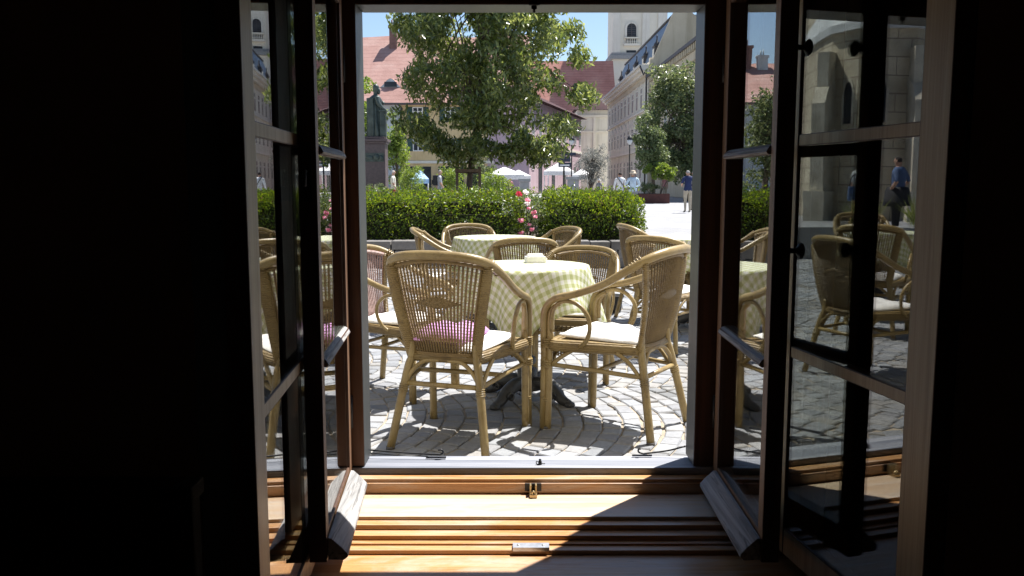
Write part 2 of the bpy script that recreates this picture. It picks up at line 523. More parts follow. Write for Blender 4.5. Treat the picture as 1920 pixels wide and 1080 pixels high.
# people
for nm, c in dict(skin=(0.46, 0.27, 0.19), hair_grey=(0.32, 0.30, 0.28), hair_dark=(0.02, 0.014, 0.011), hair_white=(0.6, 0.57, 0.53),
                  shirt_white=(0.78, 0.78, 0.78), shirt_cream=(0.70, 0.66, 0.55), shirt_sky=(0.52, 0.64, 0.74), navy=(0.012, 0.022, 0.085),
                  khaki=(0.42, 0.36, 0.27), trouser_red=(0.30, 0.045, 0.04), jeans=(0.05, 0.07, 0.13), greyshirt=(0.36, 0.37, 0.40),
                  shoe=(0.025, 0.022, 0.02), straw=(0.62, 0.50, 0.36), strap=(0.03, 0.028, 0.03), denim=(0.06, 0.10, 0.20),
                  black=(0.018, 0.018, 0.02), rose=(0.55, 0.25, 0.25), tan=(0.45, 0.30, 0.10), greytrouser=(0.22, 0.22, 0.23)).items():
    M[nm] = plain('cloth_' + nm if nm not in ('skin',) else 'skin_tone', c, 0.8)


# ------------------------------------------------------------------ mesh helpers
class MB:
    def __init__(s):
        s.v, s.f, s.mi, s.sm = [], [], [], []

    def add(s, verts, faces, mi=0, smooth=False):
        o = len(s.v)
        s.v += [tuple(p) for p in verts]
        for f in faces:
            s.f.append([i + o for i in f])
            s.mi.append(mi)
            s.sm.append(smooth)
        return s

    def box(s, x0, x1, y0, y1, z0, z1, mi=0, T=None):
        p = [(x0, y0, z0), (x1, y0, z0), (x1, y1, z0), (x0, y1, z0), (x0, y0, z1), (x1, y0, z1), (x1, y1, z1), (x0, y1, z1)]
        if T is not None:
            p = [T(*q) for q in p]
        return s.add(p, [(0, 3, 2, 1), (4, 5, 6, 7), (0, 1, 5, 4), (1, 2, 6, 5), (2, 3, 7, 6), (3, 0, 4, 7)], mi)

    def prism(s, poly, d, mi=0, T=None, smooth=False):
        """poly of 3-D points, swept by vector d"""
        n = len(poly)
        p = [tuple(q) for q in poly] + [(q[0] + d[0], q[1] + d[1], q[2] + d[2]) for q in poly]
        if T is not None:
            p = [T(*q) for q in p]
        fs = [tuple(range(n))[::-1], tuple(range(n, 2 * n))] + [(i, (i + 1) % n, n + (i + 1) % n, n + i) for i in range(n)]
        return s.add(p, fs, mi, smooth)

    def tube(s, pts, r, n=8, mi=0, sub=0, flat=None, caps=True):
        """swept tube; r a number or one per point; flat=(axis vector, factor) squashes the section"""
        P = [Vector(p) for p in pts]
        R = list(r) if hasattr(r, '__len__') else [r] * len(P)
        if sub:
            P, R = spline(P, R, sub)
        k = len(P)
        up = None
        rows = []
        for i in range(k):
            t = (P[min(i + 1, k - 1)] - P[max(i - 1, 0)])
            t = t.normalized() if t.length > 1e-9 else Vector((0, 0, 1))
            if up is None:
                up = t.orthogonal().normalized()
            up = (up - t * up.dot(t))
            up = up.normalized() if up.length > 1e-6 else t.orthogonal().normalized()
            b = t.cross(up)
            row = []
            for j in range(n):
                a = 2 * PI * j / n
                o = (up * cos(a) + b * sin(a)) * R[i]
                if flat:
                    ax = Vector(flat[0])
                    o = o - ax * o.dot(ax) * (1 - flat[1])
                row.append(P[i] + o)
            rows.append(row)
        vs = [p for row in rows for p in row]
        fs = []
        for i in range(k - 1):
            for j in range(n):
                fs.append((i * n + j, i * n + (j + 1) % n, (i + 1) * n + (j + 1) % n, (i + 1) * n + j))
        if caps:
            fs.append(tuple(range(n))[::-1])
            fs.append(tuple((k - 1) * n + j for j in range(n)))
        return s.add(vs, fs, mi, True)

    def lathe(s, prof, c=(0, 0, 0), n=20, mi=0, sx=1, sy=1, smooth=True):
        """profile of (radius, z)"""
        vs = [(c[0] + r * cos(2 * PI * j / n) * sx, c[1] + r * sin(2 * PI * j / n) * sy, c[2] + z) for r, z in prof for j in range(n)]
        k = len(prof)
        fs = [(i * n + j, i * n + (j + 1) % n, (i + 1) * n + (j + 1) % n, (i + 1) * n + j) for i in range(k - 1) for j in range(n)]
        fs += [tuple(range(n))[::-1], tuple((k - 1) * n + j for j in range(n))]
        return s.add(vs, fs, mi, smooth)

    def ball(s, c, rx, ry, rz, n=12, mi=0):
        prof = [(max(0.02, sin(PI * i / 8)), -cos(PI * i / 8)) for i in range(9)]
        vs = [(c[0] + r * cos(2 * PI * j / n) * rx, c[1] + r * sin(2 * PI * j / n) * ry, c[2] + z * rz) for r, z in prof for j in range(n)]
        fs = [(i * n + j, i * n + (j + 1) % n, (i + 1) * n + (j + 1) % n, (i + 1) * n + j) for i in range(8) for j in range(n)]
        fs += [tuple(range(n))[::-1], tuple(8 * n + j for j in range(n))]
        return s.add(vs, fs, mi, True)

    def build(s, name, mats, parent=None, bevel=0.0, recalc=True, uv=None):
        me = bpy.data.meshes.new(name)
        me.from_pydata(s.v, [], s.f)
        if not isinstance(mats, (list, tuple)):
            mats = [mats]
        for m in mats:
            me.materials.append(m)
        me.polygons.foreach_set('material_index', s.mi)
        me.polygons.foreach_set('use_smooth', s.sm)
        if uv is not None:
            l = me.uv_layers.new(name='UVMap')
            for lp in me.loops:
                l.data[lp.index].uv = uv[lp.vertex_index]
        if recalc or bevel:
            bm = bmesh.new()
            bm.from_mesh(me)
            if recalc:
                bmesh.ops.recalc_face_normals(bm, faces=bm.faces)
            if bevel:
                es = [e for e in bm.edges if len(e.link_faces) == 2 and e.calc_face_angle(0) > 0.5]
                bmesh.ops.bevel(bm, geom=es, offset=bevel, segments=2, affect='EDGES', profile=0.6, clamp_overlap=True)
            bm.to_mesh(me)
            bm.free()
        me.update()
        o = bpy.data.objects.new(name, me)
        COL.objects.link(o)
        if parent is not None:
            o.parent = parent
        return o


def spline(P, R, sub):
    Q, S = [], []
    n = len(P)
    for i in range(n - 1):
        p0, p1, p2, p3 = P[max(i - 1, 0)], P[i], P[i + 1], P[min(i + 2, n - 1)]
        for k in range(sub):
            t = k / sub
            Q.append(0.5 * ((2 * p1) + (p2 - p0) * t + (2 * p0 - 5 * p1 + 4 * p2 - p3) * t * t + (3 * p1 - p0 - 3 * p2 + p3) * t ** 3))
            S.append(R[i] + (R[i + 1] - R[i]) * t)
    Q.append(P[-1])
    S.append(R[-1])
    return Q, S


def tag(o, label=None, cat=None, group=None, kind=None):
    if label:
        o['label'] = label
    if cat:
        o['category'] = cat
    if group:
        o['group'] = group
    if kind:
        o['kind'] = kind
    return o


def thing(name, label, cat, loc=(0, 0, 0), rz=0.0, group=None, scale=1.0):
    o = bpy.data.objects.new(name, None)
    o.empty_display_size = 0.1
    COL.objects.link(o)
    o.location, o.rotation_euler = loc, (0, 0, rz)
    o.scale = (scale,) * 3
    return tag(o, label, cat, group)


def dup(src, loc, rz, label, scale=1.0):
    def cp(o, par):
        c = o.copy()
        COL.objects.link(c)
        c.parent = par
        for ch in o.children:
            cp(ch, c)
        return c
    r = cp(src, None)
    r.location, r.rotation_euler, r.scale = loc, (0, 0, rz), (scale,) * 3
    r['label'] = label
    return r


def leafmesh(name, P, A, B, mat, parent=None, mb=None):
    """one pointed leaf per centre P, half-length vectors A and half-width vectors B (numpy n x 3)"""
    n = len(P)
    C = np.cross(A, B)
    C /= (np.linalg.norm(C, axis=1, keepdims=True) + 1e-9)
    w = np.linalg.norm(B, axis=1, keepdims=True)
    V = np.stack([P - A, P - A * 0.1 + B + C * w * 0.35, P + A, P - A * 0.1 - B + C * w * 0.35], 1).reshape(-1, 3)
    I = np.arange(n)[:, None] * 4
    Fq = np.concatenate([I + 0, I + 1, I + 2, I + 3], 1)
    me = bpy.data.meshes.new(name)
    me.from_pydata(V.tolist(), [], Fq.tolist())
    me.materials.append(mat)
    me.update()
    o = bpy.data.objects.new(name, me)
    COL.objects.link(o)
    if parent is not None:
        o.parent = parent
    return o


def rnd_dirs(rng, n):
    d = rng.normal(size=(n, 3))
    return d / np.linalg.norm(d, axis=1, keepdims=True)


def leaf_axes(rng, n, size, aspect=0.45, down=0.0, out=None, spread=1.0):
    a = rnd_dirs(rng, n) * spread
    a[:, 2] -= down
    if out is not None:
        a += out
    a /= np.linalg.norm(a, axis=1, keepdims=True)
    b = np.cross(a, rnd_dirs(rng, n))
    b /= np.linalg.norm(b, axis=1, keepdims=True) + 1e-9
    s = size * rng.uniform(0.65, 1.25, size=(n, 1))
    return a * s * 0.5, b * s * 0.5 * aspect


def clumps(rng, centres, per, r, flat=1.0):
    """points gathered round clump centres"""
    C = np.repeat(np.asarray(centres, float), per, 0)
    d = rnd_dirs(rng, len(C)) * (r * rng.uniform(0.15, 1, size=(len(C), 1)) ** 0.6)
    d[:, 2] *= flat
    return C + d


def ell_centres(rng, n, c, rx, ry, rz, inner=0.35):
    d = rnd_dirs(rng, n)
    k = rng.uniform(inner, 1, size=(n, 1)) ** 0.7
    k *= 1 + 0.22 * np.sin(d[:, :1] * 5.1 + 1.3) * np.cos(d[:, 2:] * 4.3 + d[:, 1:2] * 3.7)
    return np.asarray(c) + d * k * np.array([rx, ry, rz])


def make_tree(name, label, cat, base, trunk_h, trunk_r, crown_c, crown_r, ncl, per, clr, leaf, mat, seed, group=None, aspect=0.45, down=0.3, limbs=9, extra=None, inner=0.35, cut=None):
    rng = np.random.default_rng(seed)
    t = thing(name, label, cat, base, 0, group)
    b = Vector(base)
    cc = Vector(crown_c) - b
    mb = MB()
    top = cc + Vector((0, 0, crown_r[2] * 0.55))
    mid = Vector((cc.x * 0.35, cc.y * 0.35, trunk_h))
    mb.tube([(0, 0, -0.1), (trunk_r * 0.2, 0, trunk_h * 0.5), mid, (mid + top) / 2 + Vector((0.06, 0, 0)), top], [trunk_r * 1.25, trunk_r, trunk_r * 0.85, trunk_r * 0.5, trunk_r * 0.15], 9, sub=4)
    cen = ell_centres(rng, ncl, tuple(cc), *crown_r, inner=inner)
    if extra is not None:
        cen = np.concatenate([cen, np.asarray(extra, float) - np.array(base)])
    if cut is not None:
        cen = cen[[cut(*(p + np.array(base))) for p in cen]]
    step = max(1, len(cen) // max(1, limbs * 5))
    for c in cen[::step]:
        h = rng.uniform(0.0, 0.8)
        s0 = mid.lerp(top, h) if rng.uniform() > 0.25 else mid.lerp(top, 0.05)
        e = Vector(c)
        m = s0.lerp(e, 0.5) + Vector((0, 0, 0.12 * (e - s0).length))
        mb.tube([s0, m, e], [trunk_r * 0.32, trunk_r * 0.2, trunk_r * 0.06], 5, sub=3)
    mb.build('trunk', M['bark'], t)
    P = clumps(rng, cen, per, clr, 0.8)
    if cut is not None:
        P = P[[cut(*(p + np.array(base))) for p in P]]
    A, B = leaf_axes(rng, len(P), leaf, aspect, down)
    leafmesh('crown', P, A, B, mat, t)
    return t


def make_bush(name, label, cat, base, c, r, n, leaf, mat, seed, group=None, aspect=0.5, down=0.0, ncl=None, stems=5):
    """a bush: short stems and leaf clumps filling a rounded uneven volume"""
    rng = np.random.default_rng(seed)
    t = thing(name, label, cat, base, 0, group)
    k = ncl or max(12, n // 60)
    cen = ell_centres(rng, k, (0, 0, c), *r, inner=0.3)
    cen[:, 2] = np.maximum(cen[:, 2], 0.05)
    mb = MB()
    for i in range(stems):
        e = cen[i * len(cen) // stems]
        mb.tube([(random.uniform(-.05, .05), random.uniform(-.05, .05), -0.05), (e[0] * .4, e[1] * .4, e[2] * .5), tuple(e)], [0.018, 0.013, 0.006], 5, sub=2)
    mb.build('stem', M['bark'], t)
    P = clumps(rng, cen, max(1, n // k), min(r) * 0.42, 0.9)
    A, B = leaf_axes(rng, len(P), leaf, aspect, down)
    leafmesh('foliage', P, A, B, mat, t)
    return t


# ------------------------------------------------------------------ light and sky
SUN_AZ, SUN_EL = rad(43.5), rad(62.1)
S = Vector((sin(SUN_AZ) * cos(SUN_EL), cos(SUN_AZ) * cos(SUN_EL), sin(SUN_EL)))
sl = bpy.data.lights.new('sun', 'SUN')
sl.energy, sl.angle, sl.color = 5.0, rad(0.5), (1.0, 0.965, 0.915)
so = bpy.data.objects.new('sun', sl)
so.rotation_euler = S.to_track_quat('Z', 'Y').to_euler()
COL.objects.link(so)
w = bpy.data.worlds.new('World')
scene.world = w
w.use_nodes = True
bg = w.node_tree.nodes['Background']
sky = w.node_tree.nodes.new('ShaderNodeTexSky')
sky.sky_type = 'NISHITA'
sky.sun_disc = False
sky.sun_elevation, sky.sun_rotation = SUN_EL, SUN_AZ
sky.altitude, sky.air_density, sky.dust_density, sky.ozone_density = 420, 1.0, 1.0, 3.0
w.node_tree.links.new(sky.outputs[0], bg.inputs[0])
bg.inputs[1].default_value = 0.072
scene.view_settings.view_transform = 'Standard'
scene.view_settings.look = 'None'
scene.view_settings.gamma = 1
scene.view_settings.use_curve_mapping = False
scene.view_settings.exposure = 1.2
cy = scene.cycles
cy.use_denoising = True
cy.max_bounces, cy.diffuse_bounces, cy.glossy_bounces, cy.transmission_bounces, cy.transparent_max_bounces = 10, 5, 5, 6, 12
cy.caustics_reflective = False
cy.caustics_refractive = False
cy.sample_clamp_indirect = 4.0


# ================================================================== ROOM (dark interior round the camera)
def slab(name, x0, x1, y0, y1, z0, z1, mat):
    return tag(MB().box(x0, x1, y0, y1, z0, z1).build(name, mat), kind='structure')


slab('floor', -3.2, 3.4, -4.0, 1.75, -0.50, -0.40, M['roomdark'])
slab('ceiling', -3.2, 3.4, -4.0, 1.75, 2.50, 2.62, M['roomdark'])
slab('back_wall', -3.2, 3.4, -4.15, -4.0, -0.5, 2.62, M['roomdark'])
slab('left_wall', -3.35, -3.2, -4.0, 1.75, -0.5, 2.62, M['roomdark'])
slab('right_wall', 3.4, 3.55, -4.0, 1.75, -0.5, 2.62, M['roomdark'])

# ------------------------------------------------------------------ the restaurant wall with its window opening
wl = thing('wall', 'dark inside wall of the restaurant all round the open window', 'wall', (0, 2.1, -0.4))
mb = MB()
z0, z1 = 0.0, 6.4
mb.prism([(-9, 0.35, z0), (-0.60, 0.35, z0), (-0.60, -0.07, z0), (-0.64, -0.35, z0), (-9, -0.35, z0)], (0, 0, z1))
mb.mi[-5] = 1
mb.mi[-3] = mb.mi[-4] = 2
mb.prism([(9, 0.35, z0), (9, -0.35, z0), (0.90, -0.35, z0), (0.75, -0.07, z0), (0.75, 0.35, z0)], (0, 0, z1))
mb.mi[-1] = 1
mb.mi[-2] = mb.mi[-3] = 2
mb.box(-0.60, 0.75, -0.35, 0.235, 0, 0.672)
mb.box(-0.60, 0.75, 0.235, 0.35, 0, 0.785)
mb.mi[-2] = 1
mb.box(-0.60, 0.75, -0.35, 0.35, 2.21, z1)
mb.mi[-2] = 1
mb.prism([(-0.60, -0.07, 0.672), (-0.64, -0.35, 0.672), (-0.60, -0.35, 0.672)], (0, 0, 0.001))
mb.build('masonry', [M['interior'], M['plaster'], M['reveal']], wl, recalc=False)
dado = MB().box(-3.2, -0.642, -0.40, -0.352, 0, 0.965).box(-3.2, -0.632, -0.425, -0.352, 0.965, 1.0)
dado.build('wainscot', M['duskwood'], wl, bevel=0.006)

# ------------------------------------------------------------------ the double casement window
WY = 2.30
win = thing('casement_window', 'open brown double casement window with weathered muntins and a pine sill in the dark wall', 'window', (0, 0, 0))


def prof(name, pts, x0, x1, mat, bevel=0.0, label=None):
    o = MB().prism([(x0, y, z) for y, z in pts], (x1 - x0, 0, 0)).build(name, mat, win, bevel=bevel)
    if label:
        o['label'] = label
    return o


m = MB()
m.box(-0.60, -0.405, 2.345, 2.457, 0.421, 1.80)
m.box(0.499, 0.75, 2.345, 2.457, 0.421, 1.80)
m.box(-0.405, 0.499, 2.345, 2.457, 1.653, 1.80)
for i in range(len(m.f)):                       # the room side is stained, the street side painted grey
    pass
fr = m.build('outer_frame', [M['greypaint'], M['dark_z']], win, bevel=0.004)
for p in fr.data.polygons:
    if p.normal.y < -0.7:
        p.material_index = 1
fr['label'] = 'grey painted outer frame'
prof('outer_sill', [(2.338, 0.392), (2.468, 0.386), (2.468, 0.412), (2.338, 0.420)], -0.60, 0.75, M['sillpaint'], 0.004, 'worn grey outer sill')
prof('bottom_rail', [(2.3365, 0.30), (2.3365, 0.401), (2.305, 0.399), (2.304, 0.390), (2.298, 0.389), (2.296, 0.330), (2.296, 0.30)], -0.435, 0.548, M['varnish_x'], 0.0015)
prof('sill_board', [(2.295, 0.33), (2.295, 0.361), (2.138, 0.359), (2.138, 0.33)], -0.60, 0.75, M['sillboard'], 0.002, 'worn pale pine sill board')
prof('threshold', [(2.137, 0.28), (2.137, 0.350), (2.1075, 0.349), (2.1065, 0.337), (2.075, 0.335), (2.074, 0.324), (2.056, 0.323), (2.055, 0.318), (2.030, 0.317), (2.029, 0.28)], -0.60, 0.75, M['varnish_x'], 0.0012, 'stepped varnished threshold of the inner sashes')
prof('window_board', [(2.028, 0.274), (2.028, 0.306), (1.66, 0.303), (1.655, 0.295), (1.655, 0.274)], -0.598, 0.748, M['varnish_x'], 0.002)
m = MB()
m.box(-0.598, -0.53, 2.03, 2.343, 0.362, 1.80)
m.box(0.648, 0.748, 2.03, 2.343, 0.362, 1.80)
m.box(-0.53, 0.648, 2.03, 2.343, 1.785, 1.805)
m.build('inner_frame', M['dark_z'], win)


def sash(side, hx, hy, deg, wd, zb, zt, bars, outer, label):
    a = rad(deg)
    sg = 1 if side == 'L' else -1
    ud = (sg * sin(a), -cos(a))
    nd = (sg * cos(a), sin(a))

    def T(u, n, z):
        return (hx + ud[0] * u + nd[0] * n, hy + ud[1] * u + nd[1] * n, z)
    t, sw = 0.038, (0.048 if outer else 0.080)
    face = 1
    s = MB()

    def piece(u0, u1, n0, n1, c0, c1, facemat=1):
        s.box(u0, u1, n0, n1, c0, c1, 0, T)
        s.mi[-2] = facemat
        s.mi[-4] = 3
    piece(0, sw, -t, 0, zb, zt)
    sn = 0.038 if outer else sw
    piece(wd - sn, wd, -t, 0, zb, zt)
    piece(sw, wd - sn, -t, -0.001, zb, zb + 0.062)
    piece(sw, wd - sn, -t, -0.001, zt - 0.055, zt)
    for z in bars:
        if outer:
            s.prism([T(sw, n, z + q) for n, q in ((-0.034, -0.012), (0.004, -0.012), (0.010, -0.007), (0.004, 0.004), (-0.010, 0.013), (-0.034, 0.013))],
                    tuple(x - y for x, y in zip(T(wd - sn, 0, 0), T(sw, 0, 0))), 2)
        else:
            piece(sw, wd - sw, -0.034, -0.002, z - 0.013, z + 0.013)
    mats = [M['dark_z'], M['outerface'] if outer else M['pale_z'], M['weather_u'], M['varnish_z']]
    o = s.build('sash', mats, win, bevel=0.0022)
    o['label'] = label
    zs = [zb + 0.062] + list(bars) + [zt - 0.055]
    for i in range(len(zs) - 1):
        pa = zs[i] + (0 if i == 0 else 0.010)
        pb = zs[i + 1] - (0 if i == len(zs) - 2 else 0.010)
        MB().box(sw - 0.006, wd - sn + 0.006, -0.0075, -0.0045, pa, pb, 0, T).build('glass_pane', M['glass'], o)
    if outer:
        b = MB()
        d = tuple(x - y for x, y in zip(T(wd - 0.004, 0, 0), T(0.045, 0, 0)))
        b.prism([T(0.045, n, zb + q) for n, q in ((0.0015, 0.004), (0.036, 0.002), (0.045, 0.009), (0.044, 0.017), (0.033, 0.030), (0.010, 0.052), (0.0015, 0.054))], d)
        wb = b.build('weather_bar', M['weather_u'], o, bevel=0.003)
        wb['label'] = 'grey weathered drip bar along the bottom'
    for z in (zb + 0.2, zt - 0.2):
        MB().tube([T(-0.006, -0.002, z - 0.045), T(-0.006, -0.002, z + 0.045)], 0.007, 8).build('hinge', M['iron'], o)
    return o, T


s1, T1 = sash('L', -0.437, 2.33, 4.0, 0.505, 0.378, 1.70, (0.813, 1.268), True, 'outer sash opened inward beside the grey jamb')
s2, T2 = sash('R', 0.550, 2.33, 1.0, 0.505, 0.378, 1.70, (0.813, 1.268), True, 'outer sash with two black knobs, bottom bar in shade')
s3, T3 = sash('L', -0.457, 2.05, 4.0, 0.69, 0.335, 1.78, (0.815, 1.285), False, 'narrowly seen inner sash with pale near stile')
s4, T4 = sash('R', 0.62, 2.05, -9.0, 0.60, 0.335, 1.78, (0.815, 1.290), False, 'inner sash mirroring the stone church')
for z in (1.055, 1.472):
    k = MB()
    pr = [(0.013, 0), (0.013, 0.004), (0.006, 0.008), (0.0055, 0.034), (0.011, 0.040), (0.0165, 0.050), (0.017, 0.058), (0.012, 0.066), (0.004, 0.069)]
    k.lathe(pr, n=14)
    k.v = [T2(0.505 - 0.022 + x, -0.038 - zz * 0.5, z + y) for x, y, zz in k.v]
    k.build('knob', M['iron'], s2)
# espagnolette plate on the free edge of the left outer sash
k = MB().box(0.5052, 0.5075, -0.033, -0.010, 1.16, 1.28, 0, T1)
k.tube([T1(0.507, -0.022, 1.22), T1(0.523, -0.022, 1.22), T1(0.526, -0.022, 1.19)], 0.004, 8)
k.build('latch', M['iron'], s1)
# stay hooks that held the outer shutters, on the outer sill
hk = MB().box(-0.245, -0.188, 2.428, 2.437, 0.4172, 0.4205)
hk.tube([(-0.404, 2.443, 0.437), (-0.31, 2.437, 0.431), (-0.215, 2.432, 0.4275), (-0.203, 2.432, 0.428), (-0.196, 2.432, 0.434), (-0.201, 2.432, 0.441), (-0.210, 2.432, 0.440)], 0.0026, 8, sub=3)
hk.tube([(-0.404, 2.437, 0.430), (-0.33, 2.432, 0.425), (-0.238, 2.430, 0.4215)], 0.0014, 6)
hk.build('stay_hook', M['iron'], win)
hk = MB().box(0.345, 0.402, 2.448, 2.456, 0.4165, 0.420)
hk.tube([(0.498, 2.452, 0.446), (0.45, 2.452, 0.433), (0.388, 2.452, 0.4245), (0.376, 2.452, 0.424), (0.364, 2.452, 0.428), (0.363, 2.452, 0.436), (0.370, 2.452, 0.438)], 0.0026, 8, sub=3)
hk.build('stay_hook', M['iron'], win)
pg = MB().lathe([(0.005, 0), (0.005, 0.010), (0.0035, 0.011), (0.0035, 0.017)], (0.078, 2.37, 0.4172), 10)
pg.tube([(0.074, 2.37, 0.425), (0.068, 2.37, 0.428), (0.068, 2.37, 0.420), (0.073, 2.37, 0.4195)], 0.0013, 6, sub=2)
pg.tube([(0.081, 2.37, 0.422), (0.092, 2.368, 0.4215)], 0.0013, 6)
pg.build('sill_bolt', M['iron'], win)
# brass catch on the bottom rail: a two pronged keeper on a short block
ct = MB().box(0.047, 0.067, 2.262, 2.2945, 0.3612, 0.370)
ct.box(0.0475, 0.0520, 2.276, 2.2945, 0.370, 0.392)
ct.box(0.0620, 0.0665, 2.276, 2.2945, 0.370, 0.392)
ct.tube([(0.0505, 2.268, 0.372), (0.057, 2.266, 0.378), (0.0635, 2.268, 0.372)], 0.0028, 8, sub=3)
ct.build('catch', M['brass'], win, bevel=0.0012)
MB().box(0.0345, 0.0795, 2.2955, 2.3065, 0.3685, 0.3895).build('keeper_plate', M['iron'], win, bevel=0.001)
sp = MB().box(0.002, 0.090, 2.0275, 2.055, 0.3235, 0.3255).box(0.002, 0.090, 2.0262, 2.0275, 0.316, 0.3255)
sp.lathe([(0.004, 0), (0.004, 0.0012)], (0.016, 2.041, 0.3255), 10)
sp.lathe([(0.004, 0), (0.004, 0.0012)], (0.076, 2.041, 0.3255), 10)
sp.build('striker_plate', M['zinc'], win)
# head bolt in the middle of the outer frame
hb = MB().box(0.050, 0.064, 2.334, 2.344, 1.640, 1.705)
hb.tube([(0.057, 2.338, 1.70), (0.057, 2.338, 1.632)], 0.004, 8)
hb.tube([(0.043, 2.332, 1.652), (0.071, 2.332, 1.652)], 0.0035, 8)
hb.build('head_bolt', M['iron'], win)

# ================================================================== GROUND
gm = MB().add([(-300, -300, -0.03), (300, -300, -0.03), (300, 500, -0.03), (-300, 500, -0.03)], [(0, 1, 2, 3)])
tag(gm.build('ground', M['plaza'], recalc=False), kind='structure')
gm = MB().add([(-8.8, 2.47, -0.010), (5.2, 2.47, -0.010), (5.2, 12.25, -0.010), (-8.8, 12.25, -0.010)], [(0, 1, 2, 3)])
tag(gm.build('pavement_bed', M['joint'], recalc=False), kind='structure')


def setts():
    rng = np.random.default_rng(3)
    W, s, X0, X1, Y0, Y1 = 1.36, 0.100, -8.8, 5.2, 2.5, 12.2
    sag = 0.21
    quads = []
    for c in range(-1, 8):
        yl = 3.70 + c * W

        def arc(t):
            q = 2 * t / W - 1
            return sag * (1 - q * q)

        def sl(t):
            return -sag * 2 * (2 * t / W - 1) * 2 / W
        nst = 12
        for k in range(int((X1 - X0) / s) + 5):
            xb = X0 - 0.25 + k * s
            wide = 0.0028 * (k * 7 % 5 in (0, 3))
            ts = [0.0] + [min(max((i + (0.5 if k % 2 else 0.0)) * W / nst + rng.normal(0, 0.008), 0), W) for i in range(0 if k % 2 else 1, nst)] + [W]
            for a, b in zip(ts[:-1], ts[1:]):
                if b - a < 0.03:
                    continue
                pts = []
                for t_, top in ((a, 0), (b, 0), (b, 1), (a, 1)):
                    e = 0.5 * s * sl(t_) * 0.8
                    tt = min(max(t_ + (e if not top else -e), 0), W)
                    pts.append((xb + arc(tt) + (s - wide if top else 0), yl + tt))
                quads.append(pts[::-1])
    Q = np.array(quads)
    cy_ = Q.mean(1)[:, 1]
    Q = Q[(cy_ > Y0 + 0.02) & (cy_ < Y1)]
    flip = ((Q[:, 1, 0] - Q[:, 0, 0]) * (Q[:, 2, 1] - Q[:, 0, 1]) - (Q[:, 1, 1] - Q[:, 0, 1]) * (Q[:, 2, 0] - Q[:, 0, 0])) < 0
    Q[flip] = Q[flip][:, ::-1]
    n = len(Q)
    C = Q.mean(1, keepdims=True)
    D = Q - C
    L = np.linalg.norm(D, axis=2, keepdims=True)
    jit = rng.normal(0, 0.0034, size=Q.shape)
    outer = C + D * (1 - 0.0066 / L) + jit
    inner = C + D * (1 - 0.0155 / L) + jit
    z = rng.normal(0, 0.0016, size=(n, 1))
    tl = rng.normal(0, 0.022, size=(n, 1, 2))
    zi = z + (D * tl).sum(2) + 0.0
    zo = zi - 0.0045 - np.abs(rng.normal(0, 0.0015, size=(n, 4)))
    V = np.concatenate([np.concatenate([inner, zi[..., None]], 2), np.concatenate([outer, zo[..., None]], 2),
                        np.concatenate([outer, np.full((n, 4, 1), -0.03)], 2)], 1).reshape(-1, 3)
    I = np.arange(n)[:, None] * 12
    fs = [I + np.array([[0, 1, 2, 3]])]
    for j in range(4):
        k = (j + 1) % 4
        fs.append(I + np.array([[4 + j, 4 + k, k, j]]))
        fs.append(I + np.array([[8 + j, 8 + k, 4 + k, 4 + j]]))
    Fq = np.concatenate(fs, 0)
    me = bpy.data.meshes.new('pavement')
    me.from_pydata(V.tolist(), [], Fq.tolist())
    me.materials.append(M['setts'])
    me.update()
    o = bpy.data.objects.new('pavement', me)
    COL.objects.link(o)
    tag(o, kind='structure')


setts()

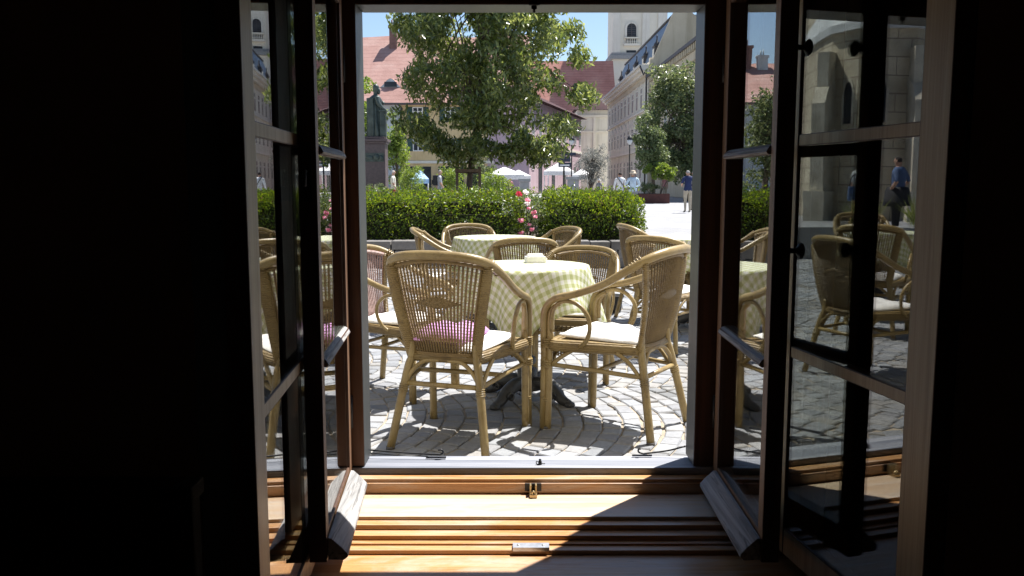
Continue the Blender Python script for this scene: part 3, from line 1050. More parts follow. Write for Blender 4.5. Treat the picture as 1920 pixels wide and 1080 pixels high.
# ================================================================== CHAIRS
def make_chair():
    t = thing('wicker_armchair', 'x', 'chair', group='wicker armchairs on the terrace')
    # the one long cane that is arm, back top and other arm
    R_ = [(0.248, 0.245, 0.34), (0.249, 0.248, 0.48), (0.252, 0.238, 0.572), (0.260, 0.18, 0.628), (0.268, 0.06, 0.660), (0.268, -0.06, 0.705), (0.256, -0.165, 0.768), (0.222, -0.252, 0.823), (0.145, -0.302, 0.851)]
    pts = [(-x, y, z) for x, y, z in R_] + [(0, -0.322, 0.860)] + R_[::-1]
    rr = [0.0145, 0.0155, 0.0165, 0.017, 0.0175, 0.018, 0.019, 0.020, 0.0205]
    m = MB().tube(pts, rr + [0.0205] + rr[::-1], 10, sub=5)
    for sg in (-1, 1):           # wrapped bindings
        for i in range(5):
            f = i * 0.012
            m.tube([(sg * (0.246 - f * 0.45), -0.19 - f * 0.8, 0.784 + f * 0.75), (sg * (0.244 - f * 0.45), -0.194 - f * 0.8, 0.787 + f * 0.75)], 0.0225, 10)
    m.build('arm_rail', M['cane'], t)
    for sg in (-1, 1):
        l = MB().tube([(sg * 0.238, 0.232, 0.0), (sg * 0.237, 0.226, 0.25), (sg * 0.235, 0.222, 0.44), (sg * 0.236, 0.218, 0.56), (sg * 0.244, 0.165, 0.604)], [0.0185, 0.0178, 0.0165, 0.0135, 0.011], 10, sub=4)
        l.tube([(sg * 0.249, 0.250, 0.002), (sg * 0.248, 0.246, 0.40)], [0.0155, 0.0145], 8)
        for z in (0.135, 0.145, 0.30, 0.309, 0.318, 0.327, 0.395, 0.404, 0.413, 0.422, 0.431):
            l.tube([(sg * 0.243, 0.237, z), (sg * 0.243, 0.237, z + 0.005)], 0.0275 if z > 0.2 else 0.019, 10)
        lo = l.build('leg', M['cane'], t)
        MB().lathe([(0.0205, -0.001), (0.0205, 0.012)], (sg * 0.240, 0.236, 0), 10).build('foot_cap', M['darktrim'], lo)
        l = MB().tube([(sg * 0.150, -0.205, 0.47), (sg * 0.152, -0.207, 0.40), (sg * 0.168, -0.222, 0.335), (sg * 0.222, -0.290, 0.0)], [0.015, 0.0175, 0.0185, 0.0185], 10, sub=4)
        for z in (0.255, 0.264, 0.273, 0.282):
            f = (0.335 - z) / 0.335
            l.tube([(sg * (0.168 + 0.054 * f), -0.222 - 0.068 * f, z), (sg * (0.169 + 0.054 * f), -0.223 - 0.068 * f, z - 0.006)], 0.022, 10)
        lo = l.build('leg', M['cane'], t)
        MB().lathe([(0.0195, -0.001), (0.0195, 0.012)], (sg * 0.222, -0.289, 0), 10).build('foot_cap', M['darktrim'], lo)
        # ring under the arm
        MB().tube([(sg * 0.243, 0.205, 0.47), (sg * 0.244, 0.200, 0.565), (sg * 0.250, 0.150, 0.615), (sg * 0.255, 0.075, 0.612), (sg * 0.256, 0.018, 0.565), (sg * 0.250, 0.006, 0.500), (sg * 0.238, 0.030, 0.440), (sg * 0.226, 0.070, 0.405)], 0.0105, 8, sub=5).build('arm_loop', M['cane'], t)
        MB().tube([(sg * 0.237, 0.215, 0.312), (sg * 0.205, 0.0, 0.300), (sg * 0.180, -0.225, 0.288)], 0.011, 8, sub=3).build('stretcher', M['cane'], t)
        # bent braces
        b = MB().tube([(sg * 0.236, 0.205, 0.315), (sg * 0.228, 0.165, 0.35), (sg * 0.215, 0.10, 0.392)], 0.010, 8, sub=4)
        b.tube([(sg * 0.225, 0.222, 0.315), (sg * 0.18, 0.222, 0.352), (sg * 0.12, 0.222, 0.388)], 0.010, 8, sub=4)
        b.build('brace', M['cane'], t)
        b = MB().tube([(sg * 0.176, -0.228, 0.283), (sg * 0.140, -0.222, 0.345), (sg * 0.085, -0.212, 0.388), (sg * 0.02, -0.208, 0.392)], 0.010, 8, sub=4)
        b.tube([(sg * 0.178, -0.215, 0.283), (sg * 0.186, -0.16, 0.35), (sg * 0.19, -0.10, 0.39)], 0.010, 8, sub=4)
        b.build('brace', M['cane'], t)
    MB().tube([(-0.206, -0.01, 0.300), (0, -0.02, 0.304), (0.206, -0.01, 0.300)], 0.011, 8, sub=3).tube([(-0.178, -0.232, 0.287), (0.178, -0.232, 0.287)], 0.0115, 8).build('stretcher', M['cane'], t)
    # seat: wrapped side rails and woven deck
    m = MB()
    loop = [(-0.152, -0.195), (-0.19, -0.02), (-0.232, 0.17), (-0.215, 0.215), (0, 0.232), (0.215, 0.215), (0.232, 0.17), (0.19, -0.02), (0.152, -0.195)]
    m.tube([(x, y, 0.405) for x, y in loop], 0.029, 10, sub=4, flat=((1, 0, 0), 0.75))
    m.tube([(-0.155, -0.198, 0.402), (0.155, -0.198, 0.402)], 0.022, 8)
    rails = m
    rails.build('seat_rail', M['wrap'], t)
    m = MB()
    n = 24
    for i in range(n):
        f = (i + 0.5) / n
        y = -0.19 + 0.40 * f
        hw = 0.15 + 0.075 * f
        m.tube([(-hw, y, 0.420), (0, y, 0.414), (hw, y, 0.420)], 0.0072, 5, flat=((0, 0, 1), 0.5))
    for i in range(26):
        f = (i + 0.5) / 26 * 2 - 1
        m.tube([(f * 0.148, -0.195, 0.421), (f * 0.185, 0.0, 0.416), (f * 0.222, 0.212, 0.421)], 0.0068, 5, flat=((0, 0, 1), 0.5))
    # woven apron below the front edge
    for i in range(15):
        x = -0.20 + 0.40 * i / 14
        m.tube([(x, 0.226, 0.40), (x, 0.228, 0.335)], 0.006, 4)
    for z in (0.345, 0.358, 0.371, 0.384):
        m.tube([(-0.215, 0.222, z), (0, 0.232, z), (0.215, 0.222, z)], 0.0035, 4)
    m.build('seat', M['weave'], t)
    # back: flat wrapped posts
    def bk(s, q):                    # s across -1..1, q up 0..1
        hw = 0.132 + 0.070 * q
        ztop = 0.842 - 0.030 * s * s
        z = 0.415 + (ztop - 0.415) * q
        y = -0.215 - 0.085 * q + 0.052 * s * s * (0.35 + 0.65 * q)
        return Vector((s * hw, y - 0.012 * sin(PI * q), z))
    for sg in (-1, 1):
        p = MB()
        path = [Vector((sg * (0.149 + 0.073 * q), -0.196 - 0.052 * q - 0.012 * sin(PI * q), 0.405 + 0.405 * q)) for q in [i / 8 for i in range(9)]]
        p.tube(path, [0.027, 0.028, 0.0285, 0.029, 0.0295, 0.03, 0.03, 0.03, 0.028], 12, flat=((sg * 0.42, 0.9, 0.13), 0.5), sub=2)
        p.build('back_post', M['wrap'], t)
    m = MB()
    ns = 23
    for i in range(ns):
        s_ = (i - (ns - 1) / 2) / ((ns - 1) / 2) * 0.97
        m.tube([bk(s_, q / 7) for q in range(8)], [0.0047 + 0.0010 * q / 7 for q in range(8)], 5)
    nw = 30
    for k in range(nw):
        q = (k + 0.5) / nw
        ph = k % 2
        m.tube([bk(-1.0 + 2 * j / 22, q) + Vector((0, 0.0045 * (1 if (j + ph) % 2 else -1), 0)) for j in range(23)], 0.0017, 3)
    for k in range(26):               # the lens-shaped dense motif
        q = 0.50 + 0.12 * k / 25
        e = abs(q - 0.56) / 0.06
        hwid = 0.60 * (1 - e ** 1.3)
        if hwid > 0.05:
            m.tube([bk(-hwid + 2 * hwid * j / 10, q) + Vector((0, -0.003 + 0.003 * ((j + k) % 2), 0)) for j in range(11)], 0.0040, 4)
    for q, r_ in ((0.985, 0.012), (0.01, 0.012)):
        m.tube([bk(-1.02 + 2.04 * j / 14, q) for j in range(15)], r_, 7)
    m.build('back_panel', M['weave'], t)
    return t


def make_cushion():
    nx, ny = 18, 16
    vs, fs = [], []
    for side in (1, -1):
        for j in range(ny + 1):
            for i in range(nx + 1):
                u, v = 2 * i / nx - 1, 2 * j / ny - 1
                e = max(0.0, (1 - abs(u) ** 5) * (1 - abs(v) ** 5)) ** 0.45
                y = -0.005 + 0.205 * v * (1 - 0.04 * u * u)
                hw = 0.165 + 0.045 * (v + 1) / 2
                x = u * hw * (1 - 0.05 * v * v)
                sag = 0.006 * sin(9 * u + 2) * sin(6 * v + 1) + 0.004 * sin(13 * v - 5 * u)
                z = 0.445 + side * 0.021 * e + (sag * e if side > 0 else -0.006 * (1 - e)) + 0.006 * v
                vs.append((x, y, z))
    row = nx + 1
    o = row * (ny + 1)
    for j in range(ny):
        for i in range(nx):
            a = j * row + i
            fs.append((a, a + 1, a + row + 1, a + row))
            fs.append((o + a, o + a + row, o + a + row + 1, o + a + 1))
    rim = [i for i in range(row)] + [j * row + nx for j in range(1, ny + 1)] + [ny * row + i for i in range(nx - 1, -1, -1)] + [j * row for j in range(ny - 1, 0, -1)]
    for k in range(len(rim)):
        a, b = rim[k], rim[(k + 1) % len(rim)]
        fs.append((a, o + a, o + b, b))
    me = MB().add(vs, fs, 0, True)
    return me.build('seat_cushion', M['cushion'])


chair0 = make_chair()
cush0 = make_cushion()
CH = [  # x, y, facing (degrees to the right of straight ahead), scale, chair label, cushion label
    (-0.240, 4.075, 18, 1.03, 'wicker armchair with its back to the window, nearest chair, left of the table foot', 'white cushion on the nearest armchair whose back faces the window'),
    (0.505, 4.275, -58, 1.03, 'wicker armchair right of the near table, turned half away, beside the grey window jamb', 'white cushion on the armchair beside the right grey window jamb'),
    (-0.64, 4.98, 116, 0.95, 'wicker armchair left of the near table, partly behind the left window jamb and facing right', 'white cushion on the armchair cut off by the left window jamb'),
    (0.40, 5.40, 194, 0.90, 'wicker armchair behind the near gingham table, facing the window', 'white cushion on the armchair behind the near gingham table'),
    (0.06, 6.35, -8, 0.93, 'wicker armchair with its back to the window between the two green tables in line', 'white cushion on the armchair standing between the two tables in line'),
    (-0.52, 7.25, 86, 0.94, 'wicker armchair seen from the side at the left of the back table, facing right', 'white cushion on the side-on armchair left of the back table'),
    (-0.38, 8.02, 172, 0.92, 'wicker armchair at the far side of the back left table by the long hedge', 'white cushion on the armchair at the far side of the back table'),
    (0.26, 7.45, -118, 0.93, 'wicker armchair at the right of the back table before the gap between the hedges', 'white cushion on the armchair before the gap between the hedges'),
    (1.24, 7.60, 78, 0.96, 'wicker armchair at the back left of the right-hand table, nearest the rounded hedge', 'white cushion on the armchair nearest the rounded hedge'),
    (1.14, 6.35, 38, 0.94, 'wicker armchair with its back to us in front of the right-hand table', 'white cushion on the armchair in front of the right-hand table'),
    (-4.35, 7.75, 150, 1.0, 'wicker armchair mirrored in the right inner pane, on the far side of its table', 'white cushion on the far mirrored armchair in the right inner pane'),
    (-3.05, 6.05, -50, 1.0, 'wicker armchair mirrored in the right inner pane, standing against its table', 'white cushion on the middle mirrored armchair against its table'),
    (-1.90, 4.72, -88, 1.0, 'wicker armchair mirrored large in the right inner pane, nearest of those reflected', 'white cushion on the largest mirrored armchair in the right inner pane'),
]
cush0['category'], cush0['group'] = 'cushion', 'white seat cushions'
for i, (x, y, a, sc, lab, cl) in enumerate(CH):
    rz = rad(-a)
    if i == 0:
        chair0.location, chair0.rotation_euler, chair0.scale = (x, y, 0), (0, 0, rz), (sc,) * 3
        chair0['label'] = lab
        cush0.location, cush0.rotation_euler, cush0.scale = (x, y, 0), (0, 0, rz), (sc,) * 3
        cush0['label'] = cl
    else:
        cc = dup(chair0, (x, y, 0), rz, lab, sc)
        if i == 2:                         # the pink cast of sun on this back is put into its colour
            for ch in cc.children:
                if ch.name.startswith('back_panel'):
                    ch.data = ch.data.copy()
                    ch.data.materials[0] = M['roseweave']
                    ch['label'] = 'rose tinted woven back'
        c = dup(cush0, (x, y, 0), rz, cl, sc)
# added lilac patch imitating moire of the sunlit cushion seen through the weave
lc = make_cushion()
lc.name = 'cloth_pad'
lc.data.materials[0] = M['lilac']
lc.matrix_world = Matrix.Translation((CH[0][0], CH[0][1], 0)) @ Matrix.Rotation(rad(-CH[0][2]), 4, 'Z') @ Matrix.Translation((-0.030, -0.065, 0.502)) @ Matrix.Rotation(rad(-4), 4, 'X') @ Matrix.Diagonal((0.70, 0.80, 1.7, 1)) @ Matrix.Translation((0, 0, -0.445))
tag(lc, 'lilac cloth pad on the nearest armchair, seen through its woven back', 'cushion')
    

# ================================================================== TABLES
def make_table():
    t = thing('bistro_table', 'x', 'table', group='bistro tables on the terrace')
    MB().lathe([(0.02, 0.705), (0.315, 0.708), (0.328, 0.716), (0.328, 0.730), (0.32, 0.736), (0.02, 0.736)], n=40).build('tabletop', M['dark_z'], t)
    MB().lathe([(0.052, 0.10), (0.056, 0.125), (0.056, 0.17), (0.044, 0.178), (0.030, 0.184), (0.030, 0.192), (0.046, 0.205), (0.050, 0.222), (0.044, 0.238), (0.028, 0.248), (0.026, 0.27), (0.0255, 0.60), (0.03, 0.66), (0.05, 0.69), (0.09, 0.704)], n=20).build('column', M['castiron'], t)
    b = MB().lathe([(0.05, 0.05), (0.085, 0.06), (0.088, 0.085), (0.07, 0.10), (0.05, 0.112)], n=20)
    bo = b.build('base', M['castiron'], t)
    for k in range(4):
        a = PI / 4 + k * PI / 2 + 0.12
        d = Vector((cos(a), sin(a), 0))
        f = MB().tube([d * 0.05 + Vector((0, 0, 0.095)), d * 0.11 + Vector((0, 0, 0.10)), d * 0.18 + Vector((0, 0, 0.072)), d * 0.24 + Vector((0, 0, 0.03)), d * 0.285 + Vector((0, 0, 0.018))], [0.034, 0.038, 0.036, 0.028, 0.02], 9, sub=4)
        e = d.cross(Vector((0, 0, 1)))
        for sgn in (-1, 1):         # scroll ornaments
            c0 = d * 0.19 + e * sgn * 0.035 + Vector((0, 0, 0.05))
            f.tube([c0 + d * (0.028 * cos(q)) * (1 - q / 9) + Vector((0, 0, 0.028 * sin(q) * (1 - q / 9))) for q in [i * 0.6 for i in range(11)]], 0.008, 6)
        p = d * 0.285
        f.lathe([(0.026, 0.0), (0.030, 0.008), (0.026, 0.022), (0.012, 0.03)], (p.x, p.y, 0), 12)
        f.build('foot', M['castiron'], bo)
    return t


def make_cloth(seed, rot, half=0.56, Rt=0.335, zt=0.7465):
    rng = random.Random(seed)
    nt_, nf, nh = 120, 7, 14
    ph = [rng.uniform(0, 6.28) for _ in range(4)]
    vs, uv, fs = [(0, 0, zt)], [(3, 3)], []
    for i in range(1, nf + nh + 1):
        for j in range(nt_):
            th = 2 * PI * j / nt_
            c, s = cos(th - rot), sin(th - rot)
            Rb = half / (max(abs(c), abs(s)) ** 0.93)
            Rb = min(Rb, half * 1.36)
            if i <= nf:
                r = Rt * i / nf
                L = r
                x, y, z = r * cos(th), r * sin(th), zt
            else:
                q = (Rb - Rt) * (i - nf) / nh
                L = Rt + q
                corner = (Rb / half - 1) / 0.36
                fo = 0.5 + 0.5 * cos(8 * th - 8 * rot + 0.6 * sin(2 * th + ph[0]))
                phi = 0.05 + 0.22 * fo * min(1, q / 0.10) + 0.10 * corner + 0.06 * sin(3 * th + ph[1])
                bend = min(1.0, q / 0.035)
                rr = Rt + q * sin(phi) + 0.006 * bend
                tw = 0.02 * sin(16 * th + ph[2]) * min(1, q / 0.15)
                z = zt - (q * cos(phi) - 0.008 * (1 - bend)) * (0.25 + 0.75 * bend) - 0.002
                x, y = rr * cos(th + tw), rr * sin(th + tw)
            vs.append((x, y, z))
            uv.append((3 + L * c, 3 + L * s))
    for j in range(nt_):
        fs.append((0, 1 + j, 1 + (j + 1) % nt_))
    for i in range(nf + nh - 1):
        for j in range(nt_):
            a, b = 1 + i * nt_ + j, 1 + i * nt_ + (j + 1) % nt_
            fs.append((a, a + nt_, b + nt_, b))
    mbs = MB().add(vs, fs, 0, True)
    o = mbs.build('tablecloth', M['gingham'], uv=uv)
    md = o.modifiers.new('thickness', 'SOLIDIFY')
    md.thickness = 0.0025
    return o


TB = [((0.085, 4.78), 0.62, 'bistro table on a black cast iron foot, nearest to the window', 'green gingham tablecloth on the table nearest the window'),
      ((-0.14, 7.22), 0.25, 'bistro table in the second row, between hedge and near table', 'green gingham tablecloth on the table before the long hedge'),
      ((1.52, 7.15), 0.9, 'bistro table in the second row beside the right window jamb', 'green gingham tablecloth on the table beside the right window jamb'),
      ((-3.72, 6.75), 0.4, 'bistro table mirrored in the right inner window pane', 'green gingham tablecloth mirrored in the right inner window pane')]
tab0 = make_table()
for i, ((x, y), rot, l1, l2) in enumerate(TB):
    if i == 0:
        tab0.location = (x, y, 0)
        tab0['label'] = l1
    else:
        dup(tab0, (x, y, 0), rot, l1)
    c = make_cloth(i, rot)
    c.location = (x, y, 0)
    tag(c, l2, 'tablecloth', 'gingham tablecloths')
# napkin box and menu card on the near table
n = thing('napkin_box', 'small white napkin box on the table nearest the window', 'napkin box', (0.13, 4.93, 0.742), 0.2)
MB().box(-0.055, 0.055, -0.035, 0.035, 0, 0.040).build('box', M['white'], n, bevel=0.003)
MB().box(-0.045, 0.045, -0.022, 0.022, 0.0403, 0.048).box(-0.043, 0.043, -0.006, 0.006, 0.048, 0.056).build('napkin', M['cushion'], n, bevel=0.002)
pt = thing('plant_pot', 'small black bucket on the cobbles under the right-hand table', 'pot', (0.93, 8.05, 0))
MB().lathe([(0.075, 0), (0.095, 0.14), (0.105, 0.14), (0.105, 0.16), (0.090, 0.16), (0.075, 0.03), (0.01, 0.025)], n=20).build('bucket', M['black'], pt)

# ================================================================== LOW WALL, HEDGES, ROSES
lw = MB()
rng = random.Random(5)
for crs in range(3):
    x = -6.2 + rng.uniform(-0.2, 0)
    zb, zt = 0.0 + crs * 0.125, 0.118 + crs * 0.125
    while x < 3.1:
        ln = rng.uniform(0.22, 0.5)
        j = rng.uniform(-0.02, 0.02)
        lw.box(x + 0.008, x + ln - 0.008, 12.25 + j, 12.6, zb, zt + rng.uniform(-0.006, 0.012))
        x += ln
tag(lw.build('low_wall', M['drystone'], bevel=0.012), 'low grey dry stone kerb wall under the clipped hedges', 'wall')
bed = MB().box(-9, 2.4, 12.6, 22.5, -0.1, 0.22)
tag(bed.build('flower_bed', M['soil']), kind='structure')


def hedge(label, x0, x1, y0, y1, zb, zt, n, seed, rr=0.25):
    rg = np.random.default_rng(seed)
    t = thing('box_hedge', label, 'hedge', ((x0 + x1) / 2, (y0 + y1) / 2, zb), 0, 'clipped box hedges')
    cx, cyy = (x0 + x1) / 2, (y0 + y1) / 2
    hx, hy, hz = (x1 - x0) / 2, (y1 - y0) / 2, (zt - zb)
    # sample a rounded box shell
    P = rg.uniform(-1, 1, size=(n * 4, 3)) * np.array([hx, hy, hz / 2])
    P[:, 2] += hz / 2
    q = np.abs(P - np.array([0, 0, hz / 2])) - (np.array([hx, hy, hz / 2]) - rr)
    d = np.linalg.norm(np.maximum(q, 0), axis=1) + np.minimum(q.max(1), 0) - rr
    lump = 0.055 * np.sin(P[:, 0] * 5.3) * np.sin(P[:, 1] * 4.7 + 1) + 0.035 * np.sin(P[:, 0] * 11 + 2 * P[:, 2] * 9) + 0.03 * np.sin(P[:, 0] * 2.1 + 3)
    keep = (d < lump + 0.02) & (d > lump - 0.20) & ((P[:, 2] > 0.02))
    P = P[keep][:n]
    out = P - np.array([0, 0, hz * 0.35])
    out /= np.linalg.norm(out, axis=1, keepdims=True)
    out[:, 2] += 0.5
    ns = int((x1 - x0) * 130)                      # stray new shoots over the clipped top
    sh = np.stack([rg.uniform(-hx + .1, hx - .1, ns), rg.uniform(-hy, hy * .8, ns), hz + np.abs(rg.normal(0.0, 0.035, ns))], 1)
    P = np.concatenate([P, sh])
    out = np.concatenate([out, np.tile([[0, 0, 1.2]], (ns, 1))])
    A, B = leaf_axes(rg, len(P), 0.046, 0.52, 0.0, out * 0.9)
    leafmesh('foliage', P, A, B, M['boxleaf'], t)
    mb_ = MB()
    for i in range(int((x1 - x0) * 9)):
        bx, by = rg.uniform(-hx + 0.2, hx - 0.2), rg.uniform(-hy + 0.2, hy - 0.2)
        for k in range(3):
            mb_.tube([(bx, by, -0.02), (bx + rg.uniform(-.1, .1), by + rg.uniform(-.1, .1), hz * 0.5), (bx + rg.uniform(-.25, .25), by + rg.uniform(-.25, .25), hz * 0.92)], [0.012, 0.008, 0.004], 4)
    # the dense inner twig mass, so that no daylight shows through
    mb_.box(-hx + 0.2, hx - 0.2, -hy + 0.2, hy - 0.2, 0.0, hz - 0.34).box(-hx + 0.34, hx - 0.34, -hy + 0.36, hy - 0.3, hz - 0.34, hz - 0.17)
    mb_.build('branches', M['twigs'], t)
    return t


hedge('long clipped box hedge behind the left tables, ending at the pink roses', -5.6, 0.19, 12.65, 14.0, 0.22, 1.06, 52000, 1)
hedge('short rounded box hedge behind the right-hand chairs, ending at the plaza', 0.40, 1.97, 12.65, 14.3, 0.22, 1.06, 20000, 2, 0.38)

rs = thing('rose_bush', 'rose bush with pink flowers in the gap between the hedges', 'rose bush', (0.22, 12.9, 0.22))
rg = np.random.default_rng(11)
cen = np.array([(rg.uniform(-0.2, 0.2), rg.uniform(-.22, .12), z_) for z_ in np.linspace(.06, .72, 16)])
mb = MB()
for c in cen:
    mb.tube([(0, 0, -0.05), (c[0] * .5, c[1] * .5, c[2] * .5), tuple(c)], [0.008, 0.006, 0.004], 5, sub=2)
mb.build('stem', M['bark'], rs)
P = clumps(rg, cen, 80, 0.13)
A, B = leaf_axes(rg, len(P), 0.045, 0.6)
leafmesh('foliage', P, A, B, M['darkleaf'], rs)
fl = [(rg.uniform(-0.13, 0.13), rg.uniform(-.34, -.2), z_) for z_ in np.linspace(.06, .72, 12)] + [(-0.12, -.2, .80), (-0.02, -.24, .82)]
for k, c in enumerate(fl):
    rr = rg.uniform(0.7, 1.3)
    Pp = np.array(c) + rnd_dirs(rg, 26) * 0.036 * rr * np.array([1, 1, 0.75]) * rg.uniform(0.3, 1, size=(26, 1))
    A, B = leaf_axes(rg, 26, 0.045 * rr, 0.85)
    leafmesh('flower', Pp, A, B, M['whitepetal'] if k in (10, 13) else M['redpetal'] if k == 12 else M['petal'], rs)

# ================================================================== VEGETATION
ex = []
rg = np.random.default_rng(21)
for (px, py, Y, k) in [(770, 235, 19.5, 6), (800, 250, 19.3, 5), (760, 60, 20, 3), (775, 150, 19.8, 4), (1085, 170, 19.8, 3), (1100, 182, 19.6, 3), (1085, 110, 20, 3), (1070, 60, 20, 4),
                       (1035, 280, 19.4, 5), (1010, 290, 19.6, 5), (860, 285, 19.5, 4), (900, 280, 19.7, 4), (950, 285, 19.6, 5), (980, 270, 19.3, 5), (830, 270, 19.5, 4), (1060, 240, 19.6, 4)]:
    c = atY(px, py, Y)
    for i in range(k):
        ex.append((c[0] + rg.normal(0, .10), c[1] + rg.normal(0, .35), c[2] + rg.normal(0, .10)))
make_tree('broadleaf_tree', 'large leafy tree in the middle, behind the long hedge, inside a timber guard', 'tree', (PX(880, 20), 20.0, 0.2), 2.0, 0.070, (PX(914, 20), 20.0, 4.6), (1.82, 1.75, 2.95), 315, 88, 0.31, 0.155, M['treeleaf'], 31, None, 0.36, 0.9, 10, ex, 0.25)
tg = thing('tree_guard', 'timber guard of posts and rails round the trunk of the large middle tree', 'tree guard', (PX(880, 19.6), 19.6, 0.2))
for dx, dy in ((-0.26, 0), (0.24, 0), (0.0, 0.5)):
    MB().tube([(dx, dy, -0.05), (dx, dy, 1.32)], [0.035, 0.032], 8).build('post', M['stake'], tg)
MB().box(-0.30, 0.28, -0.052, -0.034, 1.20, 1.27).build('crossbar', M['stake'], tg)
MB().prism([(-0.26, 0.035, 1.18), (-0.235, 0.03, 1.18), (0.01, 0.46, 1.18), (-0.01, 0.47, 1.18)], (0, 0, 0.07)).build('crossbar', M['stake'], tg)
MB().prism([(0.26, 0.035, 1.18), (0.235, 0.03, 1.18), (0.0, 0.462, 1.18), (0.02, 0.475, 1.18)], (0, 0, 0.07)).build('crossbar', M['stake'], tg)

# trees on the right, in front of the cream town hall
make_tree('plaza_tree', 'tall dark green tree at the right, before the annex of the cream building', 'tree', (PX(1285, 55), 55, 0), 2.6, 0.20, (PX(1272, 55), 55, 4.9), (2.35, 2.2, 4.1), 150, 110, 0.62, 0.24, M['darkleaf'], 41, None, 0.5, 0.2, 8, None, 0.3)
make_tree('plaza_tree', 'lighter green smaller tree beside the tall dark tree at the right', 'tree', (PX(1222, 51), 51, 0), 1.8, 0.10, (PX(1216, 51), 51, 3.3), (0.85, 0.9, 1.75), 60, 90, 0.36, 0.18, M['midleaf'], 42, None, 0.5, 0.2, 6, None, 0.2)
pl = thing('planter_box', 'long rust-red steel planter box on the pale plaza', 'planter', (PX(1222, 50), 50, 0))
MB().box(-0.85, 0.85, -0.5, 0.5, -0.03, 0.50).build('box', M['corten'], pl, bevel=0.01)
MB().box(-0.82, 0.82, -0.47, 0.47, 0.50, 0.52).build('soil', M['soil'], pl)
make_bush('planter_shrub', 'bushy light green shrub on bare stems above the rust-red planter', 'shrub', (PX(1236, 50), 50, 0.5), 1.25, (0.85, 0.6, 0.45), 2200, 0.15, M['lightleaf'], 43, None, 0.5, 0.1, None, 7)
make_bush('planter_shrub', 'low grey-green tufted shrub at the front of the rust-red planter', 'shrub', (PX(1215, 49.7), 49.7, 0.5), 0.30, (0.55, 0.35, 0.35), 900, 0.16, M['darkleaf'], 44, None, 0.2)
make_tree('olive_tree', 'small grey-leaved tree with thin stems before the cream building', 'tree', (PX(1103, 35), 35, 0), 0.7, 0.045, (PX(1108, 35), 35, 1.95), (0.62, 0.6, 0.72), 60, 60, 0.20, 0.085, M['greyleaf'], 45, None, 0.3, 0.1, 9, None, 0.15)
# planting left, round the statue
make_tree('garden_tree', 'bright green tree rising behind the bronze statue, cut by the left jamb', 'tree', (PX(682, 54), 54, 0), 1.5, 0.12, (PX(684, 54), 54, 4.0), (1.35, 1.4, 3.6), 110, 60, 0.45, 0.22, M['lightleaf'], 51, None, 0.5, 0.2, 6, None, 0.2)
make_tree('garden_tree', 'yellow-green slender tree just right of the bronze statue', 'tree', (PX(748, 50), 50, 0), 1.2, 0.08, (PX(746, 50), 50, 3.0), (0.62, 0.8, 2.2), 70, 60, 0.32, 0.17, M['lightleaf'], 52, None, 0.45, 0.2, 6, None, 0.2)
make_bush('garden_shrub', 'feathery yellow-green shrub below the lower shuttered window', 'shrub', (PX(772, 42), 42, 0.1), 0.95, (0.62, 0.6, 0.95), 2600, 0.13, M['lightleaf'], 53, None, 0.25, -0.3)
make_bush('garden_shrub', 'light green shrub left of the tree guard, behind the walking man', 'shrub', (PX(852, 42), 42, 0.1), 0.95, (0.75, 0.6, 0.85), 2800, 0.12, M['lightleaf'], 54, None, 0.4)
make_bush('garden_shrub', 'bright shrub right of the tree guard under the crown of the big tree', 'shrub', (PX(925, 30), 30, 0.1), 0.75, (0.60, 0.5, 0.75), 2600, 0.10, M['lightleaf'], 55, None, 0.4)
make_bush('garden_shrub', 'low yellow-green shrub behind the gap between the two hedges', 'shrub', (PX(975, 18), 18, 0.22), 0.45, (0.55, 0.4, 0.40), 2200, 0.06, M['lightleaf'], 56, None, 0.45)
make_bush('garden_shrub', 'low broad green shrub behind the rounded hedge and the grey pillar', 'shrub', (PX(1045, 21), 21, 0.15), 0.45, (0.65, 0.4, 0.45), 2200, 0.07, M['boxleaf'], 57, None, 0.45)
make_bush('garden_shrub', 'round dark green shrub right behind the trunk of the big tree', 'shrub', (PX(905, 43), 43, 0.1), 1.3, (0.75, 0.6, 1.2), 1800, 0.16, M['darkleaf'], 58, None, 0.4)
make_bush('garden_shrub', 'dark green shrub at the foot of the granite pedestal', 'shrub', (PX(700, 41.5), 41.5, 0.1), 0.45, (1.1, 0.5, 0.5), 2200, 0.13, M['darkleaf'], 59, None, 0.4)
make_tree('garden_tree', 'dark green tree mirrored in the right outer pane below the red roof', 'tree', (-10.4, 46, 0), 2.0, 0.15, (-10.4, 46, 3.6), (1.1, 1.4, 2.9), 80, 60, 0.5, 0.24, M['darkleaf'], 61, None, 0.5, 0.2, 6, None, 0.2)
make_tree('garden_tree', 'yellow-green tree mirrored in the right outer pane below the pale dormer', 'tree', (-12.6, 46, 0), 1.8, 0.13, (-12.8, 46, 2.9), (1.5, 1.4, 2.4), 90, 60, 0.5, 0.24, M['lightleaf'], 62, None, 0.5, 0.2, 6, None, 0.2)


def spiky(label, x, Y, r, n, seed, hgt=0.75):
    rg_ = np.random.default_rng(seed)
    t = thing('spiky_plant', label, 'plant', (x, Y, 0.15), 0, 'spiky variegated plants along the garden path')
    P, A, B = [], [], []
    for k in range(n):
        cx, cyy = rg_.uniform(-r, r), rg_.uniform(-0.4, 0.4)
        for j in range(26):
            d = rnd_dirs(rg_, 1)[0]
            d[2] = abs(d[2]) + 0.35
            d /= np.linalg.norm(d)
            L = hgt * rg_.uniform(0.6, 1.0)
            P.append(np.array([cx, cyy, 0.05]) + d * L * 0.5)
            A.append(d * L * 0.5)
            s = np.cross(d, rnd_dirs(rg_, 1)[0])
            B.append(s / np.linalg.norm(s) * 0.028)
    leafmesh('foliage', np.array(P), np.array(A), np.array(B), M['paleleaf'], t)
    MB().lathe([(0.05, -0.05), (0.04, 0.1), (0.01, 0.2)], n=8).build('stem', M['bark'], t)


